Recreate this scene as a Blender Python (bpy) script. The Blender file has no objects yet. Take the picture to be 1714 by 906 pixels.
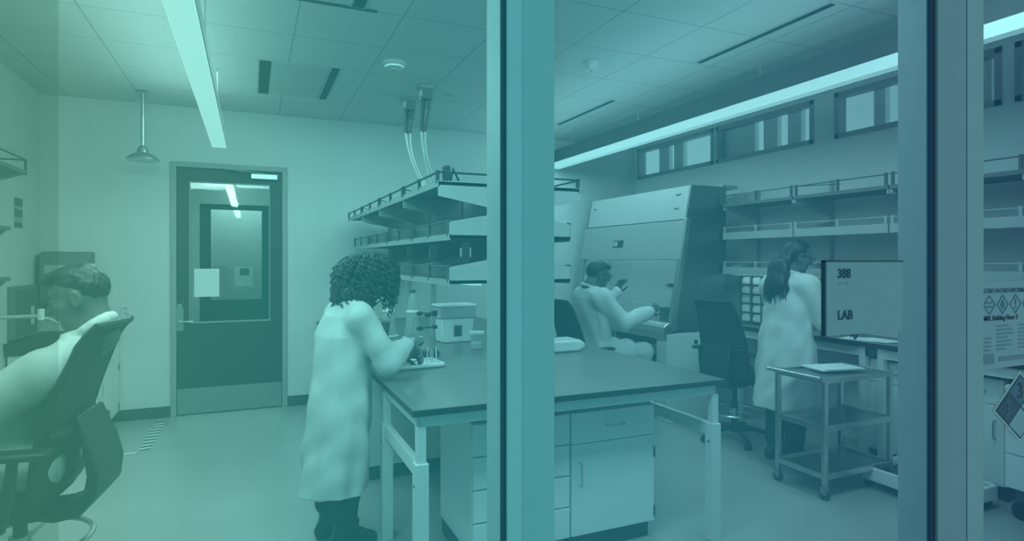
import bpy, math, random
import numpy as np
from mathutils import Vector, Matrix, Euler
PI = math.pi
R = math.radians
random.seed(7)
scn = bpy.context.scene
COL = scn.collection

# ------------------------------------------------------------------ camera
CAM_H = 1.58
cam_d = bpy.data.cameras.new('camera')
cam_d.sensor_fit = 'HORIZONTAL'
cam_d.sensor_width = 36.0
cam_d.lens = 36.0 * 1005.0 / 1714.0
cam_d.shift_y = -(453.0 - 435.0) / 1714.0
cam_d.clip_start = 0.05
cam_d.clip_end = 200
cam = bpy.data.objects.new('camera', cam_d)
COL.objects.link(cam)
cam.location = (0, 0, CAM_H)
cam.rotation_euler = (R(90), 0, -R(23.5))
scn.camera = cam

# ------------------------------------------------------------------ world, lights, exposure
scn.view_settings.view_transform = 'Standard'
scn.view_settings.look = 'None'
scn.view_settings.gamma = 1.0
scn.view_settings.exposure = 0.0
scn.view_settings.use_curve_mapping = False
w = bpy.data.worlds.new('world')
scn.world = w
w.use_nodes = True
w.node_tree.nodes['Background'].inputs[0].default_value = (0.93, 0.97, 1.0, 1)
WORLD = 1.3
w.node_tree.nodes['Background'].inputs[1].default_value = WORLD


def area(name, loc, size, power, rot=(0, 0, 0), col=(1, 1, 1)):
    d = bpy.data.lights.new(name, 'AREA')
    d.shape = 'RECTANGLE'
    d.size, d.size_y = size
    d.energy = power
    d.color = col
    o = bpy.data.objects.new(name, d)
    COL.objects.link(o)
    o.location = loc
    o.rotation_euler = rot
    o['kind'] = 'helper'
    return o


LIGHT = 1.04
area('ceiling_lamp_left', (-0.25, 4.1, 2.50), (0.10, 3.3), 52 * LIGHT)
area('ceiling_lamp_right', (3.50, 4.2, 2.72), (0.08, 5.0), 62 * LIGHT)
area('ceiling_wash_left', (-0.45, 4.1, 2.55), (0.50, 4.0), 31 * LIGHT, (PI, 0, 0))
area('added_wash_right', (2.9, 4.2, 2.45), (0.40, 5.0), 22 * LIGHT, (PI, 0, 0))  # added upward light with no fixture, floats there to lighten the ceiling
area('added_fill_front', (1.3, 1.85, 3.1), (4.2, 0.8), 190 * LIGHT, (R(24), 0, 0))  # added fill without a fixture, tilted to brighten surfaces facing the glass
area('added_fill_near_left', (-0.9, 1.75, 3.0), (0.9, 0.6), 34 * LIGHT, (R(24), 0, 0))  # added fill to brighten the seated man's coat, no lamp there
area('added_fill_back', (0.9, 5.2, 3.1), (2.6, 1.6), 55 * LIGHT)  # added soft fill for the far half, no such fixture


# ------------------------------------------------------------------ materials
def srgb(c):
    return tuple(((v / 255.0) / 12.92 if v / 255.0 <= 0.04045 else ((v / 255.0 + 0.055) / 1.055) ** 2.4) for v in c)


MATS = {}


def paint(c):
    """paint that reads as c under the corridor's daylight"""
    return tuple(v * 0.95 / WORLD for v in srgb(c))


def mat(name, g, rough=0.5, metal=0.0, var=0.06, scale=14.0, bump=0.0, bscale=60.0, stretch=None, spec=0.5):
    if name in MATS:
        return MATS[name]
    m = bpy.data.materials.new(name)
    m.use_nodes = True
    nt = m.node_tree
    b = nt.nodes['Principled BSDF']
    c = (g, g, g) if not isinstance(g, tuple) else g
    tc = nt.nodes.new('ShaderNodeTexCoord')
    mp = nt.nodes.new('ShaderNodeMapping')
    if stretch:
        mp.inputs['Scale'].default_value = stretch
    nz = nt.nodes.new('ShaderNodeTexNoise')
    nz.inputs['Scale'].default_value = scale
    nz.inputs['Detail'].default_value = 4
    cr = nt.nodes.new('ShaderNodeValToRGB')
    lo, hi = 1 - var, 1 + var
    cr.color_ramp.elements[0].position = 0.3
    cr.color_ramp.elements[1].position = 0.7
    cr.color_ramp.elements[0].color = (c[0] * lo, c[1] * lo, c[2] * lo, 1)
    cr.color_ramp.elements[1].color = (min(1, c[0] * hi), min(1, c[1] * hi), min(1, c[2] * hi), 1)
    nt.links.new(tc.outputs['Object'], mp.inputs['Vector'])
    nt.links.new(mp.outputs[0], nz.inputs['Vector'])
    nt.links.new(nz.outputs[0], cr.inputs[0])
    nt.links.new(cr.outputs[0], b.inputs['Base Color'])
    b.inputs['Roughness'].default_value = rough
    b.inputs['Metallic'].default_value = metal
    b.inputs['Specular IOR Level'].default_value = spec
    if bump:
        n2 = nt.nodes.new('ShaderNodeTexNoise')
        n2.inputs['Scale'].default_value = bscale
        n2.inputs['Detail'].default_value = 3
        bp = nt.nodes.new('ShaderNodeBump')
        bp.inputs['Strength'].default_value = bump
        bp.inputs['Distance'].default_value = 0.01
        nt.links.new(mp.outputs[0], n2.inputs['Vector'])
        nt.links.new(n2.outputs[0], bp.inputs['Height'])
        nt.links.new(bp.outputs[0], b.inputs['Normal'])
    MATS[name] = m
    return m


def emis(name, c, s):
    m = bpy.data.materials.new(name)
    m.use_nodes = True
    b = m.node_tree.nodes['Principled BSDF']
    b.inputs['Base Color'].default_value = (0.8, 0.8, 0.8, 1)
    b.inputs['Emission Color'].default_value = (*c, 1)
    b.inputs['Emission Strength'].default_value = s
    MATS[name] = m
    return m


def clear(name, tint=(0.95, 0.97, 0.97), gloss=0.06, haze=0.0):
    m = bpy.data.materials.new(name)
    m.use_nodes = True
    nt = m.node_tree
    out = nt.nodes['Material Output']
    nt.nodes.remove(nt.nodes['Principled BSDF'])
    t = nt.nodes.new('ShaderNodeBsdfTransparent')
    t.inputs[0].default_value = (*tint, 1)
    g = nt.nodes.new('ShaderNodeBsdfGlossy')
    g.inputs['Roughness'].default_value = 0.03
    mx = nt.nodes.new('ShaderNodeMixShader')
    mx.inputs[0].default_value = gloss
    nt.links.new(t.outputs[0], mx.inputs[1])
    nt.links.new(g.outputs[0], mx.inputs[2])
    last = mx
    if haze:
        d = nt.nodes.new('ShaderNodeBsdfDiffuse')
        d.inputs[0].default_value = (0.8, 0.8, 0.8, 1)
        m2 = nt.nodes.new('ShaderNodeMixShader')
        m2.inputs[0].default_value = haze
        nt.links.new(mx.outputs[0], m2.inputs[1])
        nt.links.new(d.outputs[0], m2.inputs[2])
        last = m2
    nt.links.new(last.outputs[0], out.inputs[0])
    MATS[name] = m
    return m


# added colour-grade tint and painted haze veil on the corridor glass: colour runs green -> teal -> slate along the wall (object X = metres along the wall)
VEIL_H = 0.25
TINT_VEIL = [  # x along the wall, light let through (linear), colour of the painted haze veil (sRGB)
    (-0.36, (.210, .385, .325), (54, 110, 90)),
    (-0.12, (.185, .385, .345), (42, 108, 98)),
    (0.15, (.155, .385, .360), (28, 96, 96)),
    (0.46, (.140, .360, .360), (24, 90, 96)),
    (0.75, (.140, .340, .355), (26, 90, 98)),
    (1.10, (.138, .310, .318), (28, 90, 100)),
    (1.60, (.120, .260, .272), (24, 74, 90)),
    (2.45, (.090, .210, .235), (18, 52, 72)),
]


def veil_material():
    m = bpy.data.materials.new('graded_tint_veil')
    m.use_nodes = True
    nt = m.node_tree
    out = nt.nodes['Material Output']
    nt.nodes.remove(nt.nodes['Principled BSDF'])
    tc = nt.nodes.new('ShaderNodeTexCoord')
    sx = nt.nodes.new('ShaderNodeSeparateXYZ')
    mr = nt.nodes.new('ShaderNodeMapRange')
    x0, x1 = TINT_VEIL[0][0], TINT_VEIL[-1][0]
    mr.inputs['From Min'].default_value = x0
    mr.inputs['From Max'].default_value = x1
    nt.links.new(tc.outputs['Object'], sx.inputs[0])
    nt.links.new(sx.outputs[0], mr.inputs[0])
    ramps = []
    for which in (0, 1):
        cr = nt.nodes.new('ShaderNodeValToRGB')
        els = cr.color_ramp.elements
        while len(els) < len(TINT_VEIL):
            els.new(0.5)
        for e, (x, wh, bl) in zip(els, TINT_VEIL):
            e.position = (x - x0) / (x1 - x0)
        for e, (x, wh, bl) in zip(els, TINT_VEIL):
            lb = srgb(bl)
            if which == 0:
                e.color = tuple(a / (1 - VEIL_H) for a in wh) + (1,)
            else:
                e.color = tuple(min(1, b / (VEIL_H * WORLD * 0.98)) for b in lb) + (1,)
        nt.links.new(mr.outputs[0], cr.inputs[0])
        cr.color_ramp.interpolation = 'B_SPLINE'
        ramps.append(cr)
    t = nt.nodes.new('ShaderNodeBsdfTransparent')
    d = nt.nodes.new('ShaderNodeBsdfDiffuse')
    mx = nt.nodes.new('ShaderNodeMixShader')
    mx.inputs[0].default_value = VEIL_H
    nt.links.new(ramps[0].outputs[0], t.inputs[0])
    nt.links.new(ramps[1].outputs[0], d.inputs[0])
    nt.links.new(t.outputs[0], mx.inputs[1])
    nt.links.new(d.outputs[0], mx.inputs[2])
    nt.links.new(mx.outputs[0], out.inputs[0])
    return m


M_VEIL = veil_material()
M_CLEAR = clear('clear_glass', (1, 1, 1), 0.0)
M_GLASS = clear('lite_glass', (0.96, 0.97, 0.97), 0.05)
M_STRIPDARK = clear('strip_darkening', (0.70, 0.72, 0.72), 0.02)
M_LABGLASS = clear('lab_glass', (0.93, 0.95, 0.95), 0.10, 0.22)
M_WALL = mat('wall_paint', 0.66, 0.7, var=0.015, scale=3)
M_WALLR = mat('window_wall_paint', 0.78, 0.7, var=0.015, scale=3)
M_WHITE = mat('white_paint', 0.70, 0.45, var=0.015)
M_CAB = mat('cabinet_laminate', 0.78, 0.4, var=0.015)
M_BENCH = mat('black_epoxy', 0.15, 0.33, var=0.05, scale=40)
M_BENCHEDGE = mat('black_epoxy_edge', 0.02, 0.45)
M_DARK = mat('dark_grey', 0.03, 0.5)
M_BLACK = mat('black_plastic', 0.02, 0.45)
M_MESH = mat('chair_mesh', 0.035, 0.8, var=0.3, scale=300)
M_CUSH = mat('chair_fabric', 0.025, 0.9, bump=0.2, bscale=200)
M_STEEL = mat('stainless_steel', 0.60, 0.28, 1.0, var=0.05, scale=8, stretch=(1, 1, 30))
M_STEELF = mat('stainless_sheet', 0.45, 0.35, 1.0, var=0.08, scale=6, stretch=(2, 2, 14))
M_HOOD = mat('hood_enamel', 0.44, 0.4, var=0.02)
M_HOOD2 = mat('hood_enamel_grey', 0.34, 0.4, var=0.02)
M_HOODIN = mat('hood_interior', 0.62, 0.4, var=0.03)
M_DOOR = mat('door_paint', 0.045, 0.45, var=0.1, scale=5)
M_FRAME = mat('door_frame_paint', 0.35, 0.45, var=0.02)
M_SHELF = mat('shelf_enamel', 0.42, 0.5, var=0.02)
M_SHELFU = mat('shelf_board', 0.16, 0.6, var=0.03)
M_PANEL = mat('grey_panel', 0.10, 0.6, var=0.05)
M_COAT = mat('coat_cotton', 0.60, 0.85, var=0.02, scale=30, bump=0.15, bscale=40)
M_SKIN = mat('skin', 0.12, 0.55, var=0.06, scale=18)
M_SKIN2 = mat('skin_darker', 0.09, 0.55, var=0.06, scale=18)
M_GLOVE = mat('nitrile_glove', 0.15, 0.5, var=0.06, scale=30)
M_HAIR = mat('dark_hair', 0.018, 0.45, var=0.5, scale=30, bump=0.5, bscale=60, stretch=(1, 1, 0.15))
M_HAIRW = mat('curly_hair', 0.028, 0.4, var=0.6, scale=25)
M_TROUSER = mat('black_trousers', 0.015, 0.8, var=0.1)
M_KHAKI = mat('pale_trousers', 0.5, 0.85, var=0.04)
M_BOOT = mat('black_leather', 0.012, 0.35)
M_RUBBER = mat('grey_rubber', 0.06, 0.7)
M_BASE = mat('rubber_base', 0.06, 0.6)
M_PAPER = mat('white_paper', 0.8, 0.7, var=0.01)
M_INK = mat('black_ink', 0.012, 0.6)
M_GREYINK = mat('grey_ink', 0.16, 0.6)
M_SLOT = mat('vent_black', 0.03, 0.8)
M_CEILW = mat('ceiling_panel', 0.5, 0.8, var=0.02)
M_PLASTIC = mat('white_plastic', 0.75, 0.35, var=0.01)
M_HOSE = mat('grey_hose', 0.45, 0.4)
M_LENS = emis('light_lens', (0.97, 1, 1), 1.25)
M_LENS2 = emis('beam_lens', (1, 1, 1), 1.08)
M_TASK = emis('task_light_lens', (1, 1, 1), 1.5)


def tiled_ceiling():
    m = bpy.data.materials.new('ceiling_tiles')
    m.use_nodes = True
    nt = m.node_tree
    b = nt.nodes['Principled BSDF']
    b.inputs['Roughness'].default_value = 0.85
    tc = nt.nodes.new('ShaderNodeTexCoord')
    sx = nt.nodes.new('ShaderNodeSeparateXYZ')
    nt.links.new(tc.outputs['Object'], sx.inputs[0])

    def line(sock, off, per, wd):
        a = nt.nodes.new('ShaderNodeMath'); a.operation = 'ADD'; a.inputs[1].default_value = off
        mo = nt.nodes.new('ShaderNodeMath'); mo.operation = 'FLOORED_MODULO'; mo.inputs[1].default_value = per
        l = nt.nodes.new('ShaderNodeMath'); l.operation = 'LESS_THAN'; l.inputs[1].default_value = wd
        nt.links.new(sock, a.inputs[0]); nt.links.new(a.outputs[0], mo.inputs[0]); nt.links.new(mo.outputs[0], l.inputs[0])
        return l.outputs[0]
    lx = line(sx.outputs[0], -1.506 + 0.62 * 10, 0.62, 0.012)
    ly = line(sx.outputs[1], -3.77 + 0.622 * 10, 0.622, 0.012)
    mx = nt.nodes.new('ShaderNodeMath'); mx.operation = 'MAXIMUM'
    nt.links.new(lx, mx.inputs[0]); nt.links.new(ly, mx.inputs[1])
    mix = nt.nodes.new('ShaderNodeMix'); mix.data_type = 'RGBA'
    mix.inputs[6].default_value = (0.60, 0.60, 0.60, 1)
    mix.inputs[7].default_value = (0.40, 0.40, 0.40, 1)
    nt.links.new(mx.outputs[0], mix.inputs[0])
    nt.links.new(mix.outputs[2], b.inputs['Base Color'])
    return m


M_CEIL = tiled_ceiling()
M_FLOOR = mat('sheet_vinyl', 0.365, 0.30, var=0.06, scale=2.2, bump=0.02, bscale=5)


# ------------------------------------------------------------------ mesh kit
class MB:
    def __init__(s, o=(0, 0, 0)):
        s.v, s.f, s.o = [], [], Vector(o)

    def add(s, vs, fs):
        k = len(s.v)
        s.v += [tuple(Vector(p) - s.o) for p in vs]
        s.f += [tuple(i + k for i in f) for f in fs]
        return s

    def box(s, lo, hi, M=None):
        x0, y0, z0 = lo; x1, y1, z1 = hi
        vs = [(x0, y0, z0), (x1, y0, z0), (x1, y1, z0), (x0, y1, z0), (x0, y0, z1), (x1, y0, z1), (x1, y1, z1), (x0, y1, z1)]
        if M is not None:
            vs = [M @ Vector(p) for p in vs]
        return s.add(vs, [(3, 2, 1, 0), (4, 5, 6, 7), (0, 1, 5, 4), (1, 2, 6, 5), (2, 3, 7, 6), (3, 0, 4, 7)])

    def cbox(s, c, sz, rot=None):
        h = [a / 2 for a in sz]
        M = Matrix.Translation(c)
        if rot is not None:
            M = M @ Euler(rot).to_matrix().to_4x4()
        return s.box((-h[0], -h[1], -h[2]), (h[0], h[1], h[2]), M)

    def prism(s, poly, axis, a, b):
        """poly: 2-D points; extruded along axis from a to b. axis 'y': (x,z); 'x': (y,z); 'z': (x,y)"""
        n = len(poly)

        def pt(p, t):
            return {'y': (p[0], t, p[1]), 'x': (t, p[0], p[1]), 'z': (p[0], p[1], t)}[axis]
        vs = [pt(p, a) for p in poly] + [pt(p, b) for p in poly]
        fs = [tuple(range(n)), tuple(range(2 * n - 1, n - 1, -1))]
        fs += [(i, (i + 1) % n + 0, (i + 1) % n + n, i + n)[::-1] for i in range(n)]
        return s.add(vs, fs)

    def tube(s, pts, r, n=10, closed=False, cap=True):
        pts = [Vector(p) for p in pts]
        m = len(pts)
        rs = r if isinstance(r, (list, tuple)) else [r] * m
        vs, fs = [], []
        up = None
        for i, p in enumerate(pts):
            if closed:
                d = (pts[(i + 1) % m] - pts[i - 1]).normalized()
            else:
                d = (pts[min(i + 1, m - 1)] - pts[max(i - 1, 0)]).normalized()
            if up is None:
                up = Vector((0, 0, 1)) if abs(d.z) < 0.9 else Vector((1, 0, 0))
            a = d.cross(up)
            if a.length < 1e-6:
                a = d.orthogonal()
            a.normalize()
            b = a.cross(d).normalized()
            up = b
            for k in range(n):
                t = 2 * PI * k / n
                vs.append(p + (a * math.cos(t) + b * math.sin(t)) * rs[i])
        rings = m if closed else m - 1
        for i in range(rings):
            j = (i + 1) % m
            for k in range(n):
                q = (k + 1) % n
                fs.append((i * n + k, j * n + k, j * n + q, i * n + q)[::-1])
        if cap and not closed:
            fs.append(tuple(range(n)))
            fs.append(tuple(range((m - 1) * n, m * n))[::-1])
        return s.add(vs, fs)

    def cyl(s, a, b, r, r2=None, n=20):
        return s.tube([a, b], [r, r if r2 is None else r2], n)

    def lathe(s, prof, c=(0, 0, 0), n=24, M=None):
        """prof: (radius, height) from bottom to top about +z through c"""
        vs, fs = [], []
        c = Vector(c)
        for (r, z) in prof:
            for k in range(n):
                t = 2 * PI * k / n
                p = Vector((max(r, 1e-4) * math.cos(t), max(r, 1e-4) * math.sin(t), z))
                vs.append(c + (M @ p if M is not None else p))
        for i in range(len(prof) - 1):
            for k in range(n):
                q = (k + 1) % n
                fs.append((i * n + k, i * n + q, (i + 1) * n + q, (i + 1) * n + k))
        fs.append(tuple(range(n))[::-1])
        fs.append(tuple(range((len(prof) - 1) * n, len(prof) * n)))
        return s.add(vs, fs)

    def ball(s, c, r, n=12):
        rr = r if isinstance(r, tuple) else (r, r, r)
        vs, fs = [], []
        m = n // 2
        for i in range(m + 1):
            ph = -PI / 2 + PI * i / m
            for k in range(n):
                t = 2 * PI * k / n
                cc = max(math.cos(ph), 1e-3)
                vs.append((c[0] + rr[0] * cc * math.cos(t), c[1] + rr[1] * cc * math.sin(t), c[2] + rr[2] * math.sin(ph)))
        for i in range(m):
            for k in range(n):
                q = (k + 1) % n
                fs.append((i * n + k, i * n + q, (i + 1) * n + q, (i + 1) * n + k))
        fs.append(tuple(range(n))[::-1]); fs.append(tuple(range(m * n, m * n + n)))
        return s.add(vs, fs)

    def xf(s, M):
        s.v = [tuple(M @ Vector(p)) for p in s.v]
        return s

    def build(s, name, m, parent=None, bevel=0.0, smooth=False, ang=40):
        me = bpy.data.meshes.new(name)
        me.from_pydata(s.v, [], s.f)
        me.update()
        o = bpy.data.objects.new(name, me)
        COL.objects.link(o)
        if m is not None:
            me.materials.append(m)
        if smooth:
            me.polygons.foreach_set('use_smooth', [True] * len(me.polygons))
            me.set_sharp_from_angle(angle=R(ang))
        if parent is not None:
            o.parent = parent
        else:
            o.location = s.o
        if bevel:
            b = o.modifiers.new('bevel', 'BEVEL')
            b.width = bevel
            b.segments = 2
            b.limit_method = 'ANGLE'
            b.angle_limit = R(50)
        return o


def tag(o, label, cat, group=None):
    o['label'] = label
    o['category'] = cat
    if group:
        o['group'] = group
    return o


def thing(name, label, cat, loc=(0, 0, 0), rz=0.0, group=None):
    o = bpy.data.objects.new(name, None)
    o.empty_display_size = 0.1
    COL.objects.link(o)
    o.location = loc
    o.rotation_euler = (0, 0, rz)
    return tag(o, label, cat, group)


def copy_tree(o, loc, rz, label, parent=None):
    c = o.copy()
    COL.objects.link(c)
    c.parent = parent
    if parent is None:
        c.location = loc
        c.rotation_euler = (0, 0, rz)
        c['label'] = label
    for ch in list(o.children):
        copy_tree(ch, None, None, None, c)
    return c


def struct(name, mb, m, parent=None, bevel=0.0, smooth=False):
    o = mb.build(name, m, parent, bevel, smooth)
    if parent is None:
        o['kind'] = 'structure'
    return o


def text(name, body, m, parent, loc, size, rot, align='LEFT', bold=0.0, depth=0.0008):
    cu = bpy.data.curves.new(name, 'FONT')
    cu.body = body
    cu.size = size
    cu.align_x = align
    cu.extrude = depth
    cu.offset = bold
    tmp = bpy.data.objects.new('lettering', cu)
    COL.objects.link(tmp)
    dg = bpy.context.evaluated_depsgraph_get()
    me = bpy.data.meshes.new_from_object(tmp.evaluated_get(dg))
    bpy.data.objects.remove(tmp)
    bpy.data.curves.remove(cu)
    o = bpy.data.objects.new(name, me)
    COL.objects.link(o)
    me.materials.clear()
    me.materials.append(m)
    o.parent = parent
    o.location = loc
    o.rotation_euler = rot
    return o


# ------------------------------------------------------------------ room shell
XL, XR, YG, YB, ZC = -1.80, 4.85, 1.20, 6.90, 3.13
struct('floor', MB().box((XL - 0.2, 0.75, -0.1), (XR + 0.2, YB + 2.6, 0)), M_FLOOR)
struct('ceiling', MB().box((XL - 0.1, YG + 0.06, ZC), (XR + 0.1, YB + 0.1, ZC + 0.1)), M_CEIL)
struct('wall_left', MB().box((XL - 0.1, YG, 0), (XL, YB, ZC)), M_WALL)
DX0, DX1, DZ = -0.74, 0.36, 2.57
wb = MB()
wb.box((XL - 0.1, YB, 0), (DX0, YB + 0.12, ZC)).box((DX1, YB, 0), (XR + 0.1, YB + 0.12, ZC)).box((DX0, YB, DZ), (DX1, YB + 0.12, ZC))
struct('wall_back', wb, M_WALL)
bb = MB()
bb.box((-1.24, YB - 0.012, 0), (DX0, YB, 0.11)).box((DX1, YB - 0.012, 0), (XR, YB, 0.11))
struct('baseboard_back', bb, M_BASE)
# window wall with its high band of windows
WZ0, WZ1 = 2.67, 3.085
WINS = [(5.37, 6.84), (4.04, 5.33), (2.50, 3.82), (1.25, 2.42)]
wr = MB()
wr.box((XR, YG, 0), (XR + 0.14, YB, WZ0)).box((XR, YG, WZ1), (XR + 0.14, YB, ZC))
edges = [YG] + [v for a, b in reversed(WINS) for v in (a, b)] + [YB]
for a, b in zip(edges[0::2], edges[1::2]):
    if b > a:
        wr.box((XR, a, WZ0), (XR + 0.14, b, WZ1))
struct('wall_right', wr, M_WALLR)
FINS = [[], [], [(3.42, 3.52), (3.05, 3.2), (2.62, 2.72)], [(1.9, 2.05), (2.2, 2.28)]]
M_FIN = mat('facade_fin', 0.85, 0.6)
FINS[0] = [(6.02, 6.20), (6.30, 6.50)]
FINS[1] = [(4.86, 5.40), (4.56, 4.74), (4.27, 4.43)]
for i, (a, b) in enumerate(WINS):
    wo = bpy.data.objects.new('window_%d' % (i + 1), None)
    COL.objects.link(wo)
    wo['kind'] = 'structure'
    wo.location = (XR, a, WZ0)
    f = MB(wo.location)
    t = 0.045
    f.box((XR - 0.012, a, WZ0), (XR + 0.09, b, WZ0 + t)).box((XR - 0.012, a, WZ1 - t), (XR + 0.09, b, WZ1))
    f.box((XR - 0.012, a, WZ0), (XR + 0.09, a + t, WZ1)).box((XR - 0.012, b - t, WZ0), (XR + 0.09, b, WZ1))
    f.build('window_frame', M_FRAME, wo, 0.003)
    MB(wo.location).box((XR + 0.05, a + t, WZ0 + t), (XR + 0.056, b - t, WZ1 - t)).build('pane', M_GLASS, wo)
    for q, (u, v) in enumerate(FINS[i]):
        MB(wo.location).box((XR + 0.10, u, WZ0 - 0.2), (XR + 0.16, v, WZ1 + 0.2)).build('facade_fin', M_FIN, wo)

# ------------------------------------------------------------------ glazed corridor wall
def mullion(n, x0, x1, depth, pieces, cside):
    o = bpy.data.objects.new('trim_%d' % n, None)
    COL.objects.link(o)
    o['kind'] = 'structure'
    o.location = (x0, YG, 0)
    L = o.location
    MB(L).box((x0, YG + 0.012, 0), (x1, YG + depth, ZC)).build('mullion_post', cside, o, 0.002)
    for a, b, d, m, nm in pieces:
        MB(L).box((a, YG - d, 0), (b, YG + 0.004, ZC)).build(nm, m, o, 0.0015)
    return o


M_MUL1 = mat('teal_paint', paint((80, 164, 168)), 0.6, var=0.02, spec=0.08)
M_MUL1B = mat('teal_paint_deep', paint((73, 154, 159)), 0.6, var=0.02, spec=0.08)
M_MUL2 = mat('slate_paint', paint((70, 118, 130)), 0.6, var=0.02, spec=0.08)
M_MUL2B = mat('slate_paint_light', paint((76, 128, 138)), 0.6, var=0.02, spec=0.08)
M_GASK1 = mat('teal_gasket', paint((18, 84, 96)), 0.6, spec=0.05)
M_GASK2 = mat('slate_gasket', paint((14, 50, 72)), 0.6, spec=0.05)
M_MULIN = mat('mullion_inner_paint', 0.52, 0.5, var=0.02)
M_MULIN2 = mat('mullion_inner_slate', 0.40, 0.5, var=0.02)
mullion(1, 0.5, 0.621, 0.098, [(0.495, 0.506, 0.004, M_GASK1, 'gasket'), (0.506, 0.541, 0.012, M_MUL1, 'cover_strip'), (0.541, 0.621, 0.010, M_MUL1B, 'cover_strip')], M_MULIN)
mullion(2, 1.95, 2.203, 0.105, [(1.940, 1.966, 0.004, M_GASK2, 'gasket'), (1.966, 2.110, 0.012, M_MUL2, 'cover_strip'), (2.116, 2.203, 0.012, M_MUL2B, 'cover_strip'), (2.110, 2.116, 0.006, M_MUL2B, 'joint')], M_MULIN2)


def pane(n, x0, x1):
    me = MB().box((x0, YG, 0.0), (x1, YG + 0.01, ZC))
    o = me.build('window_%d' % n, M_VEIL)
    o.data.materials.append(M_CLEAR)
    for p in o.data.polygons:
        p.material_index = 0 if p.normal.y < -0.5 else 1
    o['kind'] = 'structure'
    return o


pane(5, -1.8, 0.498)
pane(6, 0.621, 1.945)
pane(7, 2.203, 3.6)
# added sheet at the left, darkens a strip where no reflection veil lies
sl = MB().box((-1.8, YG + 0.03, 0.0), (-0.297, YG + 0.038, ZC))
sl = sl.build('window_8', M_STRIPDARK)
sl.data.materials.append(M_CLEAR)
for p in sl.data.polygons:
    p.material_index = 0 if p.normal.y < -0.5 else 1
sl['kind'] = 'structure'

# ------------------------------------------------------------------ door and the vestibule behind it
def door():
    d = bpy.data.objects.new('door_1', None)
    COL.objects.link(d)
    d['kind'] = 'structure'
    d.location = (DX0, YB, 0)
    L = d.location
    f = MB(L)
    fw = 0.052
    f.box((DX0, YB - 0.02, 0), (DX0 + fw, YB + 0.13, DZ)).box((DX1 - fw, YB - 0.02, 0), (DX1, YB + 0.13, DZ)).box((DX0 + fw, YB - 0.02, DZ - fw), (DX1 - fw, YB + 0.13, DZ))
    f.build('door_frame', M_FRAME, d, 0.003)
    x0, x1, zt = DX0 + fw + 0.004, DX1 - fw - 0.004, DZ - fw - 0.004
    lx0, lx1, lz0, lz1 = -0.568, 0.178, 0.945, 2.372
    y0, y1 = YB + 0.01, YB + 0.055
    s = MB(L)
    s.box((x0, y0, 0.008), (lx0, y1, zt)).box((lx1, y0, 0.008), (x1, y1, zt)).box((lx0, y0, 0.008), (lx1, y1, lz0)).box((lx0, y0, lz1), (lx1, y1, zt))
    s.build('door_leaf', M_DOOR, d)
    MB(L).box((lx0, y0 + 0.02, lz0), (lx1, y0 + 0.026, lz1)).build('vision_pane', M_GLASS, d)
    t = MB(L)
    for a, b in (((lx0 - .008, y0 - .004, lz0 - .014), (lx1 + .008, y0 + .004, lz0)), ((lx0 - .008, y0 - .004, lz0), (lx0, y0 + .004, lz1)), ((lx1, y0 - .004, lz0), (lx1 + .008, y0 + .004, lz1)), ((lx0 - .008, y0 - .004, lz1), (lx1 + .008, y0 + .004, lz1 + .008))):
        t.box(a, b)
    t.build('glazing_bead', M_FRAME, d)
    MB(L).box((x0 + .002, y0 - .004, 0.012), (x1 - .002, y0 + .0005, 0.27)).build('kick_plate', M_STEELF, d)
    h = MB(L)
    h.box((-0.695, y0 - 0.012, 0.86), (-0.625, y0, 1.13))
    h.build('lock_plate', M_STEEL, d, 0.004)
    lv = MB(L)
    lv.cyl((-0.66, y0 - 0.01, 0.955), (-0.66, y0 - 0.06, 0.955), 0.011).tube([(-0.66, y0 - 0.055, 0.955), (-0.60, y0 - 0.06, 0.955), (-0.535, y0 - 0.058, 0.955)], 0.010)
    lv.build('lever_handle', M_STEEL, d, 0, True)
    rd = MB(L)
    rd.tube([(-0.69, y0 - 0.02, 1.09), (-0.69, y0 - 0.02, 1.19), (-0.675, y0 - 0.02, 1.23), (-0.645, y0 - 0.02, 1.23), (-0.63, y0 - 0.02, 1.19), (-0.63, y0 - 0.02, 1.09)], 0.007)
    rd.build('lock_shroud', M_PANEL, d, 0, True)
    c = MB(L)
    c.box((0.0, y0 - 0.05, 2.43), (0.26, y0, 2.485))
    c.tube([(0.13, y0 - 0.03, 2.49), (-0.08, y0 - 0.1, 2.50), (-0.25, y0 - 0.03, 2.52)], 0.008)
    c.build('door_closer', M_STEEL, d, 0.004)
    return d


door()
tag(MB((-0.41, YB + 0.02, 1.34)).box((-0.53, YB - 0.0, 1.20), (-0.30, YB + 0.0025, 1.488)).build('paper_notice', M_PAPER), 'blank white paper notice taped low on the left of the door glass', 'notice')
# vestibule beyond the glass: white frame, dark second door with a lit pane
struct('wall_vestibule_left', MB().box((-0.95, YB + 0.12, 0), (-0.88, YB + 2.4, 2.9)), M_WALL)
struct('wall_vestibule_right', MB().box((0.62, YB + 0.12, 0), (0.69, YB + 2.4, 2.9)), M_WALL)
struct('ceiling_vestibule', MB().box((-0.95, YB + 0.12, 2.75), (0.69, YB + 2.4, 2.85)), M_WALL)
vb = MB()
Y2 = YB + 1.5
vb.box((-0.88, Y2, 0), (-0.585, Y2 + 0.1, 2.75)).box((-0.585, Y2, 2.28), (0.62, Y2 + 0.1, 2.75))
struct('wall_vestibule_back', vb, M_WHITE)
d2 = bpy.data.objects.new('door_2', None)
COL.objects.link(d2); d2['kind'] = 'structure'; d2.location = (-0.585, Y2 + 0.03, 0)
m2 = MB(d2.location)
a, b, c, d_ = -0.462, 0.130, 1.07, 2.215
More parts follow.
